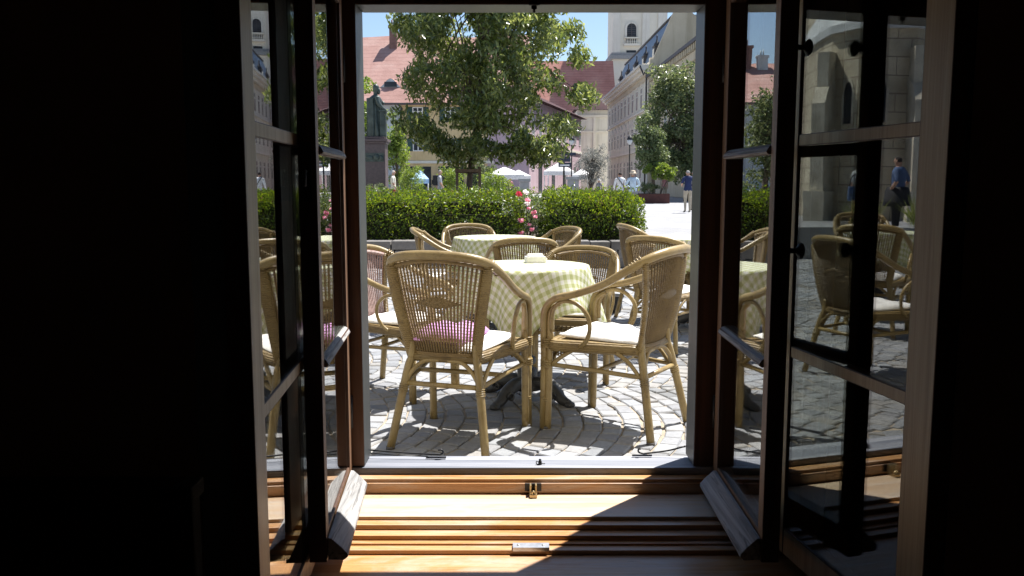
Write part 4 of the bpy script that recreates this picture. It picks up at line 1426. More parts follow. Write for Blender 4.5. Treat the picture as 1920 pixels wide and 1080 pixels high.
spiky('bed of pale spiky plants left of the walking woman in cream', PX(706, 37), 37, 0.55, 14, 71)
spiky('bed of pale spiky plants between the two walkers', PX(782, 37), 37, 0.62, 16, 72)
spiky('small clump of pale spiky plants just right of the man with the backpack', PX(853, 33), 33, 0.3, 6, 73, 0.6)

# ================================================================== STATUE
st = thing('statue', 'green bronze statue of a robed bearded man with a book on a red granite pedestal', 'statue', (PX(709, 44), 44, 0), rad(0), None, 0.97)
pd = MB()
pd.box(-0.68, 0.68, -0.68, 0.68, 0.0, 0.9).box(-0.54, 0.54, -0.54, 0.54, 0.9, 3.12)
po = pd.build('pedestal', M['redgranite'], st, bevel=0.03)
c = MB()
c.box(-0.60, 0.60, -0.60, 0.60, 3.12, 3.22).box(-0.68, 0.68, -0.68, 0.68, 3.22, 3.36).box(-0.52, 0.52, -0.52, 0.52, 3.36, 3.48)
c.build('cornice', M['redgranite'], po, bevel=0.03)
r = MB().box(-0.48, 0.48, -0.58, -0.542, 2.22, 2.66)
r.ball((0.10, -0.58, 2.44), 0.16, 0.08, 0.18).ball((-0.25, -0.58, 2.42), 0.2, 0.05, 0.12).ball((0.35, -0.58, 2.40), 0.12, 0.05, 0.14)
r.build('relief', M['bronze'], po)
fg = MB()
# robed body: one lofted surface with folds
rows, n = [], 40
for z, rx, ry, cx, fold in ((0, 0.42, 0.40, 0, .05), (0.06, 0.44, 0.42, 0, .055), (0.5, 0.40, 0.38, -0.01, .05), (1.0, 0.37, 0.35, -0.02, .045), (1.4, 0.36, 0.32, -0.02, .035), (1.72, 0.36, 0.29, -0.02, .025), (1.93, 0.30, 0.24, -0.01, .012), (2.04, 0.19, 0.16, 0.01, .004), (2.11, 0.11, 0.11, 0.03, 0), (2.20, 0.085, 0.09, 0.04, 0),
                            (2.32, 0.12, 0.125, 0.06, 0), (2.42, 0.125, 0.14, 0.065, 0), (2.52, 0.12, 0.135, 0.06, 0), (2.60, 0.085, 0.10, 0.05, 0), (2.635, 0.03, 0.03, 0.05, 0)):
    if z > 2.19:
        rx, ry = rx * 1.28, ry * 1.28
    else:
        rx, ry = rx * 0.98, ry * 1.0
    rows.append([(cx + rx * cos(2 * PI * j / n) * (1 + fold / rx * sin(9 * 2 * PI * j / n + z)), ry * sin(2 * PI * j / n) * (1 + fold / ry * sin(9 * 2 * PI * j / n + z)), z) for j in range(n)])
vs = [p for row in rows for p in row]
fg.add(vs, [(i * n + j, i * n + (j + 1) % n, (i + 1) * n + (j + 1) % n, (i + 1) * n + j) for i in range(len(rows) - 1) for j in range(n)] + [tuple((len(rows) - 1) * n + j for j in range(n))], 0, True)
fg.ball((0.20, -0.01, 2.27), 0.085, 0.085, 0.17)                       # beard
fg.tube([(0.21, 0, 2.43), (0.245, 0, 2.405), (0.21, 0, 2.38)], 0.022, 6)     # nose
fg.tube([(0.14, -0.30, 1.98), (0.22, -0.36, 1.65), (0.40, -0.30, 1.42), (0.52, -0.22, 1.36)], [0.13, 0.12, 0.085, 0.05], 10, sub=4)
fg.tube([(0.10, 0.28, 1.98), (0.30, 0.30, 1.70), (0.42, 0.12, 1.72)], [0.13, 0.11, 0.06], 10, sub=4)
for k in range(5):
    fg.tube([(0.52, -0.255 + k * 0.02, 1.36), (0.58, -0.25 + k * 0.02, 1.345), (0.61, -0.25 + k * 0.02, 1.31)], [0.018, 0.016, 0.011], 6)
fg.prism([(-0.40, -0.25, 0.02), (-0.30, -0.42, 0.02), (-0.05, -0.46, 0.02), (0.0, -0.40, 0.02)], (-0.0, 0.06, 1.9))
o = fg.build('figure', M['bronze'], st)
o.location = (0, 0, 3.48)
b = MB().box(0.24, 0.62, -0.42, 0.10, 1.24, 1.31).box(0.28, 0.58, -0.36, 0.04, 0.0, 1.24)
b.box(0.34, 0.58, -0.34, -0.04, 1.31, 1.36)
o = b.build('lectern', M['bronze'], st, bevel=0.015)
o.location = (0, 0, 3.48)


# ================================================================== BUILDINGS
def win_part(parent, T_, u0, u1, z0, z1, shutters=False, frame='white', surround=None, flat=1.0, cross=True):
    """one window on a facade: T(u, n, z) maps facade axes to space, n pointing out"""
    f = MB()
    b = 0.09 * (u1 - u0) / 1.0

    def T(u, n, z):
        return T_(u, n * flat, z)
    if surround:
        f.box(u0 - 0.16, u0, 0.004, 0.09, z0 - 0.1, z1 + 0.15, 0, T).box(u1, u1 + 0.16, 0.004, 0.09, z0 - 0.1, z1 + 0.15, 0, T)
        f.box(u0 - 0.22, u1 + 0.22, 0.004, 0.16, z1 + 0.152, z1 + 0.34, 0, T).box(u0 - 0.22, u1 + 0.22, 0.004, 0.13, z0 - 0.24, z0 - 0.104, 0, T)
        if surround == 'pediment':
            um = (u0 + u1) / 2
            f.prism([T(u0 - 0.3, 0.004, z1 + 0.42), T(u1 + 0.3, 0.004, z1 + 0.42), T(um, 0.004, z1 + 0.95)], tuple(p - q for p, q in zip(T(0, 0.18, 0), T(0, 0, 0))))
            f.prism([T(u0 - 0.3, 0.004, z1 + 0.345), T(u1 + 0.3, 0.004, z1 + 0.345), T(u1 + 0.3, 0.004, z1 + 0.415), T(u0 - 0.3, 0.004, z1 + 0.415)], tuple(p - q for p, q in zip(T(0, 0.22, 0), T(0, 0, 0))))
    f.box(u0, u0 + b, 0.006, 0.05, z0, z1, 0, T).box(u1 - b, u1, 0.006, 0.05, z0, z1, 0, T)
    f.box(u0 + b, u1 - b, 0.006, 0.05, z0, z0 + b, 0, T).box(u0 + b, u1 - b, 0.006, 0.05, z1 - b, z1, 0, T)
    if cross:
        um = (u0 + u1) / 2
        f.box(um - b * .55, um + b * .55, 0.006, 0.055, z0 + b, z1 - b, 0, T)
        f.box(u0 + b, u1 - b, 0.006, 0.045, z0 + (z1 - z0) * .66, z0 + (z1 - z0) * .66 + b, 0, T)
    wo = f.build('window', M['creamtrim'] if surround else M[frame], parent)
    MB().box(u0 + b * .5, u1 - b * .5, 0.003, 0.012, z0 + b * .5, z1 - b * .5, 0, T).build('pane', M['pane'], wo)
    if shutters:
        wd = (u1 - u0) * 0.52
        for a, c_ in ((u0 - wd - 0.02, u0 - 0.02), (u1 + 0.02, u1 + wd + 0.02)):
            s_ = MB().box(a, c_, 0.01, 0.05, z0, z1, 0, T)
            for k in range(9):
                zz = z0 + 0.12 + (z1 - z0 - 0.24) * k / 8
                s_.box(a + 0.08, c_ - 0.08, 0.05, 0.065, zz - 0.04, zz + 0.04, 0, T)
            s_.build('shutter', M['shutter'], wo)
    return wo


def gable_roof(mb_, x0, x1, ye, ze, yr, zr, yb, th=0.25, sag=0.0):
    """roof of two slopes with its ridge along x, gently wavy ridge"""
    nseg = 14
    for i in range(nseg):
        a, b = x0 + (x1 - x0) * i / nseg, x0 + (x1 - x0) * (i + 1) / nseg
        sa, sb = sag * sin(a * 0.55 + 1), sag * sin(b * 0.55 + 1)
        for y0_, y1_ in ((ye, yr), (yb, yr)):
            p = [(a, y0_, ze), (b, y0_, ze), (b, y1_, zr + sb), (a, y1_, zr + sa)]
            q = [(u, v, z - th) for u, v, z in p]
            mb_.add(p + q, [(0, 1, 2, 3), (4, 7, 6, 5), (0, 4, 5, 1)])


def ground_T(Y, nx=0):
    return lambda u, n, z: (u, Y - n, z)


# yellow house with green shutters, left
hs = thing('town_house', 'yellow house with green shutters under a long red tiled roof at the left', 'house', (-8, 85, 0))
hs.matrix_world = Matrix.Translation((0, 0, 0))
XD = PX(757, 85)
MB().box(XD, 1.2, 85, 98, 0, 8.75).build('wall', M['yellow'], hs)
MB().box(-36, XD - 0.003, 85.15, 98, 0, 8.7).build('side_wall', M['greyrender'], hs)['label'] = 'pale grey left wing'
mb = MB()
gable_roof(mb, -16.6, 1.8, 84.3, 8.55, 92.3, 15.9, 100.5, 0.22, 0.12)
gable_roof(mb, -37, -16.605, 84.3, 8.5, 92.3, 13.0, 100.5, 0.22, 0.10)
mb.add([(-16.6, 85, 8.3), (-16.6, 100, 8.3), (-16.6, 92.3, 15.7)], [(0, 1, 2)], 0)
ro = mb.build('roof', M['redtile'], hs)
for (xc, zc, wdt, hh, yb) in ((PX(746, 91.5), 14.6, 0.75, 2.1, 91.0), (-19.2, 12.8, 1.1, 1.9, 91.5), (-20.9, 12.5, 1.1, 1.2, 91.2)):
    ch = MB().box(xc - wdt / 2, xc + wdt / 2, yb - 0.4, yb + 0.4, zc - 1.2, zc + hh).box(xc - wdt / 2 - 0.1, xc + wdt / 2 + 0.1, yb - 0.5, yb + 0.5, zc + hh - 0.25, zc + hh)
    ch.lathe([(0.09, zc + hh), (0.08, zc + hh + 0.6)], (xc - 0.15, yb, 0), 8).lathe([(0.09, zc + hh), (0.08, zc + hh + 0.5)], (xc + 0.15, yb, 0), 8)
    ch.build('chimney', M['brick'] if xc > -20 else M['greyrender'], ro)


def roof_z(y):
    return 8.55 + (y - 84.3) / (92.3 - 84.3) * (15.9 - 8.55)


def eyebrow(xc, y0_, wdt, hgt):
    """eyebrow dormer: a swept hump of tiles over a dark slot"""
    z0_ = roof_z(y0_) + 0.02
    nn = 14
    rows_ = []
    for k, back in enumerate((0.0, 0.3, 1.5)):
        row = []
        for i in range(nn + 1):
            s_ = 2 * i / nn - 1
            h_ = hgt * (0.5 + 0.5 * cos(PI * s_)) * (1 - k * 0.12)
            y_ = y0_ + back
            zz = z0_ + h_ if k < 2 else max(z0_ + h_, roof_z(y_ + 0.0) - 0.3)
            row.append((xc + s_ * wdt / 2, y_, zz))
        rows_.append(row)
    d = MB()
    vs_ = [p for r_ in rows_ for p in r_]
    d.add(vs_, [(i * (nn + 1) + j, i * (nn + 1) + j + 1, (i + 1) * (nn + 1) + j + 1, (i + 1) * (nn + 1) + j) for i in range(2) for j in range(nn)], 0, True)
    top = [(xc + (2 * i / nn - 1) * wdt / 2, y0_ + 0.02, z0_ + hgt * (0.5 + 0.5 * cos(PI * (2 * i / nn - 1))) * 0.98) for i in range(nn + 1)]
    bot = [(x_, y0_ + 0.02, z0_ - 0.02) for x_, _, _ in top]
    d.add(top + bot, [(j, j + 1, nn + 1 + j + 1, nn + 1 + j) for j in range(nn)], 1)
    d.box(xc - wdt * 0.26, xc + wdt * 0.26, y0_ - 0.05, y0_ + 0.015, z0_ + 0.05, z0_ + hgt * 0.62, 2)
    o_ = d.build('dormer', [M['redtile'], M['greyrender'], M['pane']], ro, recalc=False)


eyebrow(PX(738, 86), 86.0, 2.3, 0.85)
eyebrow(PX(640, 86), 86.0, 2.3, 0.85)
for xc, yb in ((PX(795, 88), 88.2), (PX(880, 88), 88.2)):           # small pitched dormers
    d = MB().prism([(xc - 0.9, yb, roof_z(yb) - 0.05), (xc + 0.9, yb, roof_z(yb) - 0.05), (xc, yb, roof_z(yb) + 1.5)], (0, 2.2, 0))
    d.build('dormer', M['maroon'], ro)
d = MB().prism([(-25.2, 86.3, 8.9), (-21.9, 86.3, 8.9), (-21.9, 86.3, 10.3), (-22.6, 86.3, 11.0), (-24.5, 86.3, 11.0), (-25.2, 86.3, 10.3)], (0, 4.2, 0.2))
d.box(-23.7, -23.2, 86.24, 86.3, 9.7, 10.5, 1)
d.build('dormer', [M['greyrender'], M['pane']], ro)
MB().tube([(XD - 0.06, 84.85, 0), (XD - 0.06, 84.85, 7.2), (XD + 0.1, 84.6, 8.0), (XD - 0.3, 84.3, 8.45)], 0.09, 7, sub=3).build('drainpipe', M['darktrim'], hs)
MB().box(-37, 1.8, 84.1, 84.28, 8.36, 8.5).build('gutter', M['darktrim'], hs)
T = ground_T(85)
for k in range(4):
    xc = PX(787, 85) + k * 3.1
    win_part(hs, T, xc - 0.5, xc + 0.5, 6.85, 8.2, True)
    win_part(hs, T, xc - 0.5, xc + 0.5, 4.05, 5.25, True)
    MB().box(xc - 1.2, xc + 1.2, 84.95, 85.02, 0, 2.6).build('shop_opening', M['pane'], hs)
MB().box(XD + 0.2, 1.1, 84.85, 85.0, 2.9, 3.15).build('string_course', M['creamtrim'], hs)

# pink house in the middle
pk = thing('town_house', 'pink house in the middle, its upper floor shaded by the eaves', 'house')
Apk, Bpk = Vector((PX(992, 84), 84, 0)), Vector((PX(1087, 112), 112, 0))
du = (Bpk - Apk)
Lp = du.length
du.normalize()
dn = Vector((du.y, -du.x, 0))


def Tp(u, n, z):
    p = Apk + du * u + dn * n
    return (p.x, p.y, z)


MB().box(0, Lp, -9, 0, 0, 8.9, 0, Tp).build('wall', M['pink'], pk)
mb = MB()
mb.prism([Tp(-0.5, 0.7, 8.9), Tp(-0.5, -4.5, 11.4), Tp(-0.5, -9.5, 8.9)], tuple(p - q for p, q in zip(Tp(Lp + 1, 0, 0), Tp(0, 0, 0))))
mb.build('roof', M['maroon'], pk)
for k in range(9):
    u = 1.6 + k * 3.3
    win_part(pk, Tp, u - 0.55, u + 0.55, 5.6, 7.6, False)
    win_part(pk, Tp, u - 0.55, u + 0.55, 2.3, 4.0, False) if k % 2 == 0 else MB().box(u - 0.8, u + 0.8, -0.02, 0.04, 0, 2.9, 0, Tp).build('doorway', M['pane'], pk)
MB().box(0, Lp, 0.003, 0.12, 4.6, 4.85, 0, Tp).build('string_course', M['creamtrim'], pk)

# cream corner house with the maroon roof
ck = thing('town_house', 'narrow cream house with a maroon hipped roof at the end of the street', 'house')
x0, x1 = PX(1080, 118), PX(1139, 118)
MB().box(x0, x1, 118, 128, 0, 10.6).build('wall', M['cream'], ck)
xm = PX(1112, 118)
MB().box(x0 - 0.1, x1 + 0.1, 117.8, 117.997, 9.6, 9.9).box(x0 - 0.1, x1 + 0.1, 117.8, 117.997, 7.6, 7.8).build('cornice', M['creamtrim'], ck)
MB().box(xm - 0.18, xm + 0.18, 117.82, 117.999, 0, 9.6).box(x0, x0 + 0.3, 117.82, 117.999, 0, 9.6).build('pilaster', M['creamtrim'], ck)
mb = MB()
mb.add([(x0 - .5, 117.4, 10.55), (x1 + .5, 117.4, 10.55), (x1 + .5, 129, 10.55), (x0 - .5, 129, 10.55), (x0 + 1.6, 121, 12.9), (x1 - 0.2, 121, 12.9), (x1 - 0.2, 126, 12.9), (x0 + 1.6, 126, 12.9)],
       [(0, 1, 5, 4), (1, 2, 6, 5), (2, 3, 7, 6), (3, 0, 4, 7), (4, 5, 6, 7), (3, 2, 1, 0)])
mb.build('roof', M['maroon'], ck)
nv = thing('church_hall', 'large hall with a steep red roof behind the maroon-roofed house', 'church')
MB().box(2, PX(1150, 138), 138, 150, 0, 11.5).build('wall', M['cream'], nv)
mb = MB()
gable_roof(mb, 1.5, PX(1152, 138), 137.3, 11.3, 144, 20.3, 151, 0.3, 0.0)
mb.build('roof', M['redtile2'], nv)

# tower
tw = thing('bell_tower', 'cream bell tower with an arched louvred window and a balustrade', 'tower')
tx0, tx1, TYY = PX(1144, 150), PX(1240, 150), 150
MB().box(tx0, tx1, TYY, TYY + 8.6, 0, 44).build('wall', M['creamtrim'], tw)
f = MB()
for a in (tx0 - 0.1, PX(1196, 150)):
    f.box(a, a + 1.25, TYY - 0.3, TYY - 0.003, 22.4, 34)
f.box(tx1 - 1.4, tx1 + 0.1, TYY - 0.3, TYY - 0.003, 22.4, 34)
f.build('pilaster', M['cream'], tw)
MB().box(tx0 - 0.5, tx1 + 0.5, TYY - 0.6, TYY + 9, 21.4, 22.0).box(tx0 - 0.3, tx1 + 0.3, TYY - 0.4, TYY + 8.9, 22.0, 22.4).build('cornice', M['pillar'], tw)
MB().box(tx0 - 0.4, tx1 + 0.4, TYY - 0.5, TYY + 9, 34, 34.6).build('cornice', M['pillar'], tw)
xc = PX(1177, 150)
zA, zB = atY(1177, 69, 150)[2], atY(1177, 44, 150)[2]
hw = 0.78


def arch(xc_, hw_, za, zb, y):
    zs = zb - hw_
    return [(xc_ - hw_, y, za), (xc_ + hw_, y, za)] + [(xc_ + hw_ * cos(PI * i / 10), y, zs + hw_ * sin(PI * i / 10)) for i in range(11)]


lv = MB().prism(arch(xc, hw, zA, zB, TYY - 0.10), (0, 0.09, 0)).build('arched_window', M['pane'], tw)
sl_ = MB()
for i in range(7):
    z_ = zA + 0.2 + i * 0.3
    sl_.box(xc - hw * 0.9, xc + hw * 0.9, TYY - 0.16, TYY - 0.105, z_, z_ + 0.09)
sl_.box(xc - 0.06, xc + 0.06, TYY - 0.18, TYY - 0.162, zA, zB - 0.1)
sl_.build('louvre', M['darktrim'], lv)
sr = MB()
ar = arch(xc, hw + 0.32, zA, zB + 0.32, TYY - 0.2)
ai = arch(xc, hw, zA, zB, TYY - 0.2)
for i in range(2, 12):
    sr.prism([ai[i], ar[i], ar[i + 1], ai[i + 1]], (0, 0.19, 0))
sr.box(xc - hw - 0.32, xc - hw, TYY - 0.2, TYY - 0.01, zA, zB - hw).box(xc + hw, xc + hw + 0.32, TYY - 0.2, TYY - 0.01, zA, zB - hw)
sr.build('window_surround', M['cream'], tw)
bl = MB().box(xc - 1.2, xc + 1.2, TYY - 0.55, TYY - 0.004, zA - 0.32, zA - 0.12).box(xc - 1.3, xc + 1.3, TYY - 0.65, TYY - 0.004, zA - 1.5, zA - 1.15)
bl.box(xc - 0.9, xc + 0.9, TYY - 0.06, TYY - 0.004, zA - 1.15, zA - 0.32, 1)
for i in range(6):
    bl.lathe([(0.07, zA - 1.15), (0.12, zA - 0.9), (0.06, zA - 0.6), (0.09, zA - 0.32)], (xc - 0.75 + 0.3 * i, TYY - 0.35, 0), 8)
bl.build('balustrade', [M['creamtrim'], M['pane']], tw)
MB().box(xc - 0.8, xc + 0.8, TYY - 0.08, TYY - 0.004, zA - 3.3, zA - 2.2).build('lower_opening', M['pane'], tw)

# long cream town hall
th = thing('town_hall', 'long cream three-storey building with a slate mansard roof at the right', 'building')
XF, Ya, Yb = 12.2, 80.0, 113.5


def Tt(u, n, z):                      # u runs along the street from the near corner
    return (XF - n, Ya + u, z)


LT = Yb - Ya
MB().box(XF, XF + 12, Ya + 0.02, Yb, 0, 11.0).build('wall', M['hallrender'], th)
MB().prism([(XF + 0.01, Ya, 0), (22, Ya, 0), (22, Ya, 15.9), (16.9, Ya, 15.75), (16.3, Ya, 15.45), (15.5, Ya, 16.2), (14.6, Ya, 16.5), (14.15, Ya, 15.9), (XF + 0.25, Ya, 11.9), (XF + 0.01, Ya, 11.9)], (0, -0.45, 0)).build('gable_wall', M['firewall'], th)['label'] = 'plain beige gable wall'
f = MB().box(-0.1, LT, 0.003, 0.75, 11.02, 11.3, 0, Tt).box(-0.1, LT, 0.003, 0.95, 11.3, 11.5, 0, Tt).box(-0.1, LT, 0.003, 0.45, 10.75, 11.02, 0, Tt)
f.build('cornice', M['creamtrim'], th)
MB().box(0, LT, 0.003, 0.12, 10.25, 10.745, 0, Tt).build('frieze', M['ochretrim'], th)
f = MB().box(0.3, LT, -0.5, -0.2, 11.5, 11.95, 0, Tt)
for k in range(9):
    f.box(0.2 + k * 4.1, 0.9 + k * 4.1, -0.6, -0.1, 11.5, 12.15, 0, Tt)
f.build('parapet', M['creamtrim'], th)
mb = MB()
mb.prism([(XF + 0.55, Ya + 0.1, 11.5), (XF + 1.55, Ya + 0.1, 14.6), (XF + 2.1, Ya + 0.1, 15.75), (XF + 8, Ya + 0.1, 16.0), (XF + 11.9, Ya + 0.1, 11.5)], (0, LT - 0.2, 0))
mr = mb.build('mansard_roof', M['slate'], th)
MB().tube([(XF + 2.05, Ya, 15.8), (XF + 2.05, Yb, 15.8)], 0.12, 6).build('ridge_cap', M['darktrim'], mr)
for k in range(5):
    u = 3.2 + k * 6.6
    d = MB().box(u - 0.55, u + 0.55, -1.5, -0.85, 12.0, 13.5, 0, Tt)
    d.prism([Tt(u - 0.65, -1.6, 13.5), Tt(u - 0.65, -0.8, 13.5), Tt(u + 0.65, -0.8, 13.5), Tt(u + 0.65, -1.6, 13.5)], (0, 0, 0.1))
    d.lathe([(0.3, 13.6), (0.25, 13.8), (0.10, 14.0), (0.05, 14.3), (0.08, 14.4), (0.02, 14.6)], (XF + 1.15, Ya + u, 0), 10)
    d.build('dormer', M['darktrim'], mr)
    MB().box(u - 0.38, u + 0.38, -0.85, -0.81, 12.25, 13.3, 0, Tt).build('dormer_window', M['creamtrim'], mr)
for k in range(11):
    u = 1.55 + k * 3.0
    win_part(th, Tt, u - 0.66, u + 0.66, 7.95, 9.95, surround='lintel', cross=True, flat=0.3)
    win_part(th, Tt, u - 0.66, u + 0.66, 4.85, 6.5, surround='pediment', cross=True, flat=0.3)
    win_part(th, Tt, u - 0.65, u + 0.65, 1.4, 3.3, cross=True, frame='creamtrim', flat=0.3)
f = MB().box(0, LT, 0.003, 0.22, 7.55, 7.7, 0, Tt).box(0, LT, 0.003, 0.3, 3.95, 4.25, 0, Tt).box(0, LT, 0.003, 0.12, 0, 0.8, 0, Tt)
f.build('string_course', M['creamtrim'], th)
for k in range(12):
    u = 0.05 + k * 3.0
    MB().box(u - 0.02, u + 0.36, 0.003, 0.05, 7.7, 10.24, 0, Tt).build('pilaster', M['creamtrim'], th)
MB().tube([Tt(-0.05, 0.85, 11.4), Tt(-0.1, 0.5, 10.6), Tt(-0.1, 0.25, 10.2), Tt(-0.1, 0.25, 0)], 0.08, 7, sub=3).build('drainpipe', M['darktrim'], th)
# annex in front of the gable
an = thing('annex_house', 'lower beige annex with a dark bracketed eave before the gable wall', 'house')
MB().box(12.6, 24, 56, 79.5, 0, 9.9).build('wall', M['firewall'], an)
MB().box(11.9, 24.2, 55.6, 79.5, 10.3, 10.55).build('roof', M['darktrim'], an)
f = MB()
for k in range(34):
    f.box(12.0, 12.6, 56.2 + k * 0.68, 56.5 + k * 0.68, 9.9, 10.3)
f.box(12.2, 12.597, 55.9, 79.4, 9.3, 9.88)
f.build('eave_bracket', M['firewall'], an)
for k in range(6):
    win_part(an, lambda u, n, z: (12.6 - n, 58 + u, z), 1 + k * 3.4, 2.2 + k * 3.4, 5.6, 7.6, cross=True)

# ------------------------------------------------------------------ church mirrored in the right inner pane
def mir(px, py, Ym):
    p = atY(px, py, Ym)
    a = rad(-9)
    s_, c_ = sin(a), cos(a)
    vx, vy = p[0] - 0.62, p[1] - 2.05
    k = 2 * (vx * s_ + vy * c_)
    return Vector((0.62 + k * s_ - vx, 2.05 + k * c_ - vy, 0))


cu = thing('stone_church', 'sandstone church apse with buttresses and lancets, mirrored in the right inner pane', 'church')
pts = [mir(1500, 60, 33), mir(1562, 60, 28.6), mir(1630, 60, 27.2), mir(1722, 60, 27.4), mir(1800, 60, 30), mir(1900, 60, 38), mir(1500, 60, 46)]
poly = [(p.x, p.y, -0.1) for p in pts]
MB().prism(poly, (0, 0, 5.9)).build('apse_wall', M['ashlar'], cu)
ctr = sum(pts, Vector()) / len(pts)
pe = [ctr + (p - ctr) * 1.035 for p in pts]
mb = MB()
vs = [(p.x, p.y, 5.8) for p in pe] + [(p.x, p.y, 6.05) for p in pe] + [(ctr.x + (p.x - ctr.x) * 0.45, ctr.y + (p.y - ctr.y) * 0.45, 8.6) for p in pts]
n = len(pe)
mb.add(vs, [(i, (i + 1) % n, n + (i + 1) % n, n + i) for i in range(n)] + [(n + i, n + (i + 1) % n, 2 * n + (i + 1) % n, 2 * n + i) for i in range(n)] + [tuple(2 * n + i for i in range(n)), tuple(range(n))[::-1]])
mb.build('apse_roof', M['lead'], cu)
nb = [ctr + (p - ctr) * 0.75 + Vector((-3, 5, 0)) for p in pts]
MB().prism([(p.x, p.y, -0.1) for p in nb], (0, 0, 15)).build('nave_wall', M['ashlar'], cu)
for i in (1, 3):
    p = pts[i]
    d = (p - ctr).normalized()
    e = Vector((-d.y, d.x, 0))

    def Tb(u, n_, z):
        q = p + e * u + d * n_
        return (q.x, q.y, z)
    b = MB().box(-0.22, 0.22, -0.3, 1.1, -0.1, 3.6, 0, Tb)
    b.prism([Tb(-0.22, -0.3, 3.6), Tb(-0.22, 1.1, 3.6), Tb(-0.22, 0.75, 4.1), Tb(-0.22, -0.3, 4.5)], tuple(e * 0.44))
    b.box(-0.18, 0.18, -0.3, 0.7, 4.1, 5.2, 0, Tb)
    b.box(-0.32, 0.32, -0.2, 1.3, -0.1, 0.9, 0, Tb)
    b.build('buttress', M['limestone'], cu)
for i, j in ((1, 2), (2, 3)):
    a_, b_ = pts[i], pts[j]
    mdl = a_.lerp(b_, 0.5 if i == 1 else 0.27)
    e = (b_ - a_).normalized()
    d = Vector((-e.y, e.x, 0))
    if d.dot(mdl - ctr) < 0:
        d = -d
    zz0, zz1 = (3.0, 4.3)
    op = [(-0.17, zz0), (0.17, zz0), (0.17, zz1 - 0.25), (0.09, zz1 - 0.07), (0, zz1), (-0.09, zz1 - 0.07), (-0.17, zz1 - 0.25)]
    MB().prism([tuple(mdl + e * u + d * 0.006 + Vector((0, 0, z))) for u, z in op], tuple(d * 0.01)).build('lancet_window', M['pane'], cu)
    fr_ = MB()
    for (u0, q0), (u1, q1) in zip(op[1:], op[2:] + op[:1]):
        A_ = mdl + e * u0 + Vector((0, 0, q0))
        B_ = mdl + e * u1 + Vector((0, 0, q1))
        o_ = (A_ + B_) / 2 - (mdl + Vector((0, 0, 3.7)))
        o_ -= d * o_.dot(d)
        o_ = o_.normalized() * 0.12
        fr_.prism([tuple(A_), tuple(B_), tuple(B_ + o_), tuple(A_ + o_)], tuple(d * 0.05))
    fr_.build('window_surround', M['limestone'], cu)

gp = mir(1675, 420, 13.5)
gb = thing('planter_box', 'long grey planter box with tufts, mirrored in the right inner pane', 'planter', (gp.x, gp.y, 0), rad(35))
MB().box(-1.6, 1.6, -0.25, 0.25, -0.03, 0.50).build('box', M['pillar'], gb, bevel=0.01)
for k, dx in enumerate((-0.35, 0.45)):
    rg = np.random.default_rng(90 + k)
    g0 = Vector((gp.x, gp.y, 0.5)) + Vector((cos(rad(35)) * dx, sin(rad(35)) * dx, 0))
    t = thing('grass_tuft', ['wispy grass tuft in the mirrored grey planter, farther right in the pane', 'wispy grass tuft in the mirrored grey planter, beside the pane reflection stripe'][k], 'grass', tuple(g0), 0, 'grass tufts in the grey planter')
    d = rnd_dirs(rg, 150)
    d[:, 2] = np.abs(d[:, 2]) * 1.4 + 0.7
    d /= np.linalg.norm(d, axis=1, keepdims=True)
    L = rg.uniform(0.25, 0.62, size=(150, 1))
    P = d * L * 0.5 + np.concatenate([rg.uniform(-.1, .1, size=(150, 2)), np.zeros((150, 1))], 1)
    s_ = np.cross(d, rnd_dirs(rg, 150))
    leafmesh('blades', P, d * L * 0.5, s_ / np.linalg.norm(s_, axis=1, keepdims=True) * 0.006, M['grassleaf'], t)

# ================================================================== STREET FURNITURE
def lamp(label, px, Y, ztop):
    t = thing('street_lamp', label, 'lamp post', (PX(px, Y), Y, 0), 0, 'lantern lamp posts on the plaza')
    h = ztop
    MB().lathe([(0.11, -0.02), (0.11, 0.12), (0.075, 0.2), (0.06, 0.9), (0.045, 1.0), (0.035, 1.1), (0.03, h - 0.62), (0.055, h - 0.58), (0.03, h - 0.54)], n=12).build('post', M['iron'], t)
    MB().lathe([(0.06, h - 0.54), (0.13, h - 0.45), (0.155, h - 0.33), (0.15, h - 0.27)], n=14).build('globe', M['lampglass'], t)
    MB().lathe([(0.17, h - 0.27), (0.16, h - 0.20), (0.10, h - 0.10), (0.04, h - 0.05), (0.02, h)], n=14).build('cap', M['iron'], t)


lamp('dark lamp post with a lantern in front of the cream town hall', 1177, 50, 3.78)
lamp('dark lamp post with a lantern in front of the pink house, above the pillar', 1070, 52, 3.85)
sg = thing('signpost', 'dark blue signpost with stacked boards beside the pink house', 'sign', (PX(1056, 46), 46, 0))
MB().tube([(0, 0, 0), (0, 0, 3.05)], 0.05, 8).build('post', M['iron'], sg)
for i, (a, b, z0_, z1_) in enumerate(((-0.36, 0.32, 2.20, 2.48), (-0.30, 0.36, 1.93, 2.16), (-0.14, 0.6, 2.52, 2.68))):
    MB().box(a, b, -0.10, -0.052, z0_, z1_).build('board', M['signboard'], sg, bevel=0.01)
MB().box(-0.22, 0.28, -0.104, -0.1002, 1.99, 2.06).build('stripe', M['white'], sg)


def pillar(label, px, Y, wdt, h):
    t = thing('stone_pillar', label, 'pillar', (PX(px, Y), Y, 0), 0, 'low grey stone pillars')
    MB().box(-wdt / 2, wdt / 2, -wdt / 2, wdt / 2, -0.03, h - 0.14).build('shaft', M['pillar'], t, bevel=0.015)
    MB().box(-wdt / 2 - 0.07, wdt / 2 + 0.07, -wdt / 2 - 0.07, wdt / 2 + 0.07, h - 0.137, h).build('capstone', M['pillar'], t, bevel=0.02)


pillar('low grey stone pillar between the white marquee and the grey-leaved tree', 1073, 42, 0.52, 1.42)
pillar('low grey stone pillar behind the gap between the hedges', 983, 40, 0.40, 1.32)


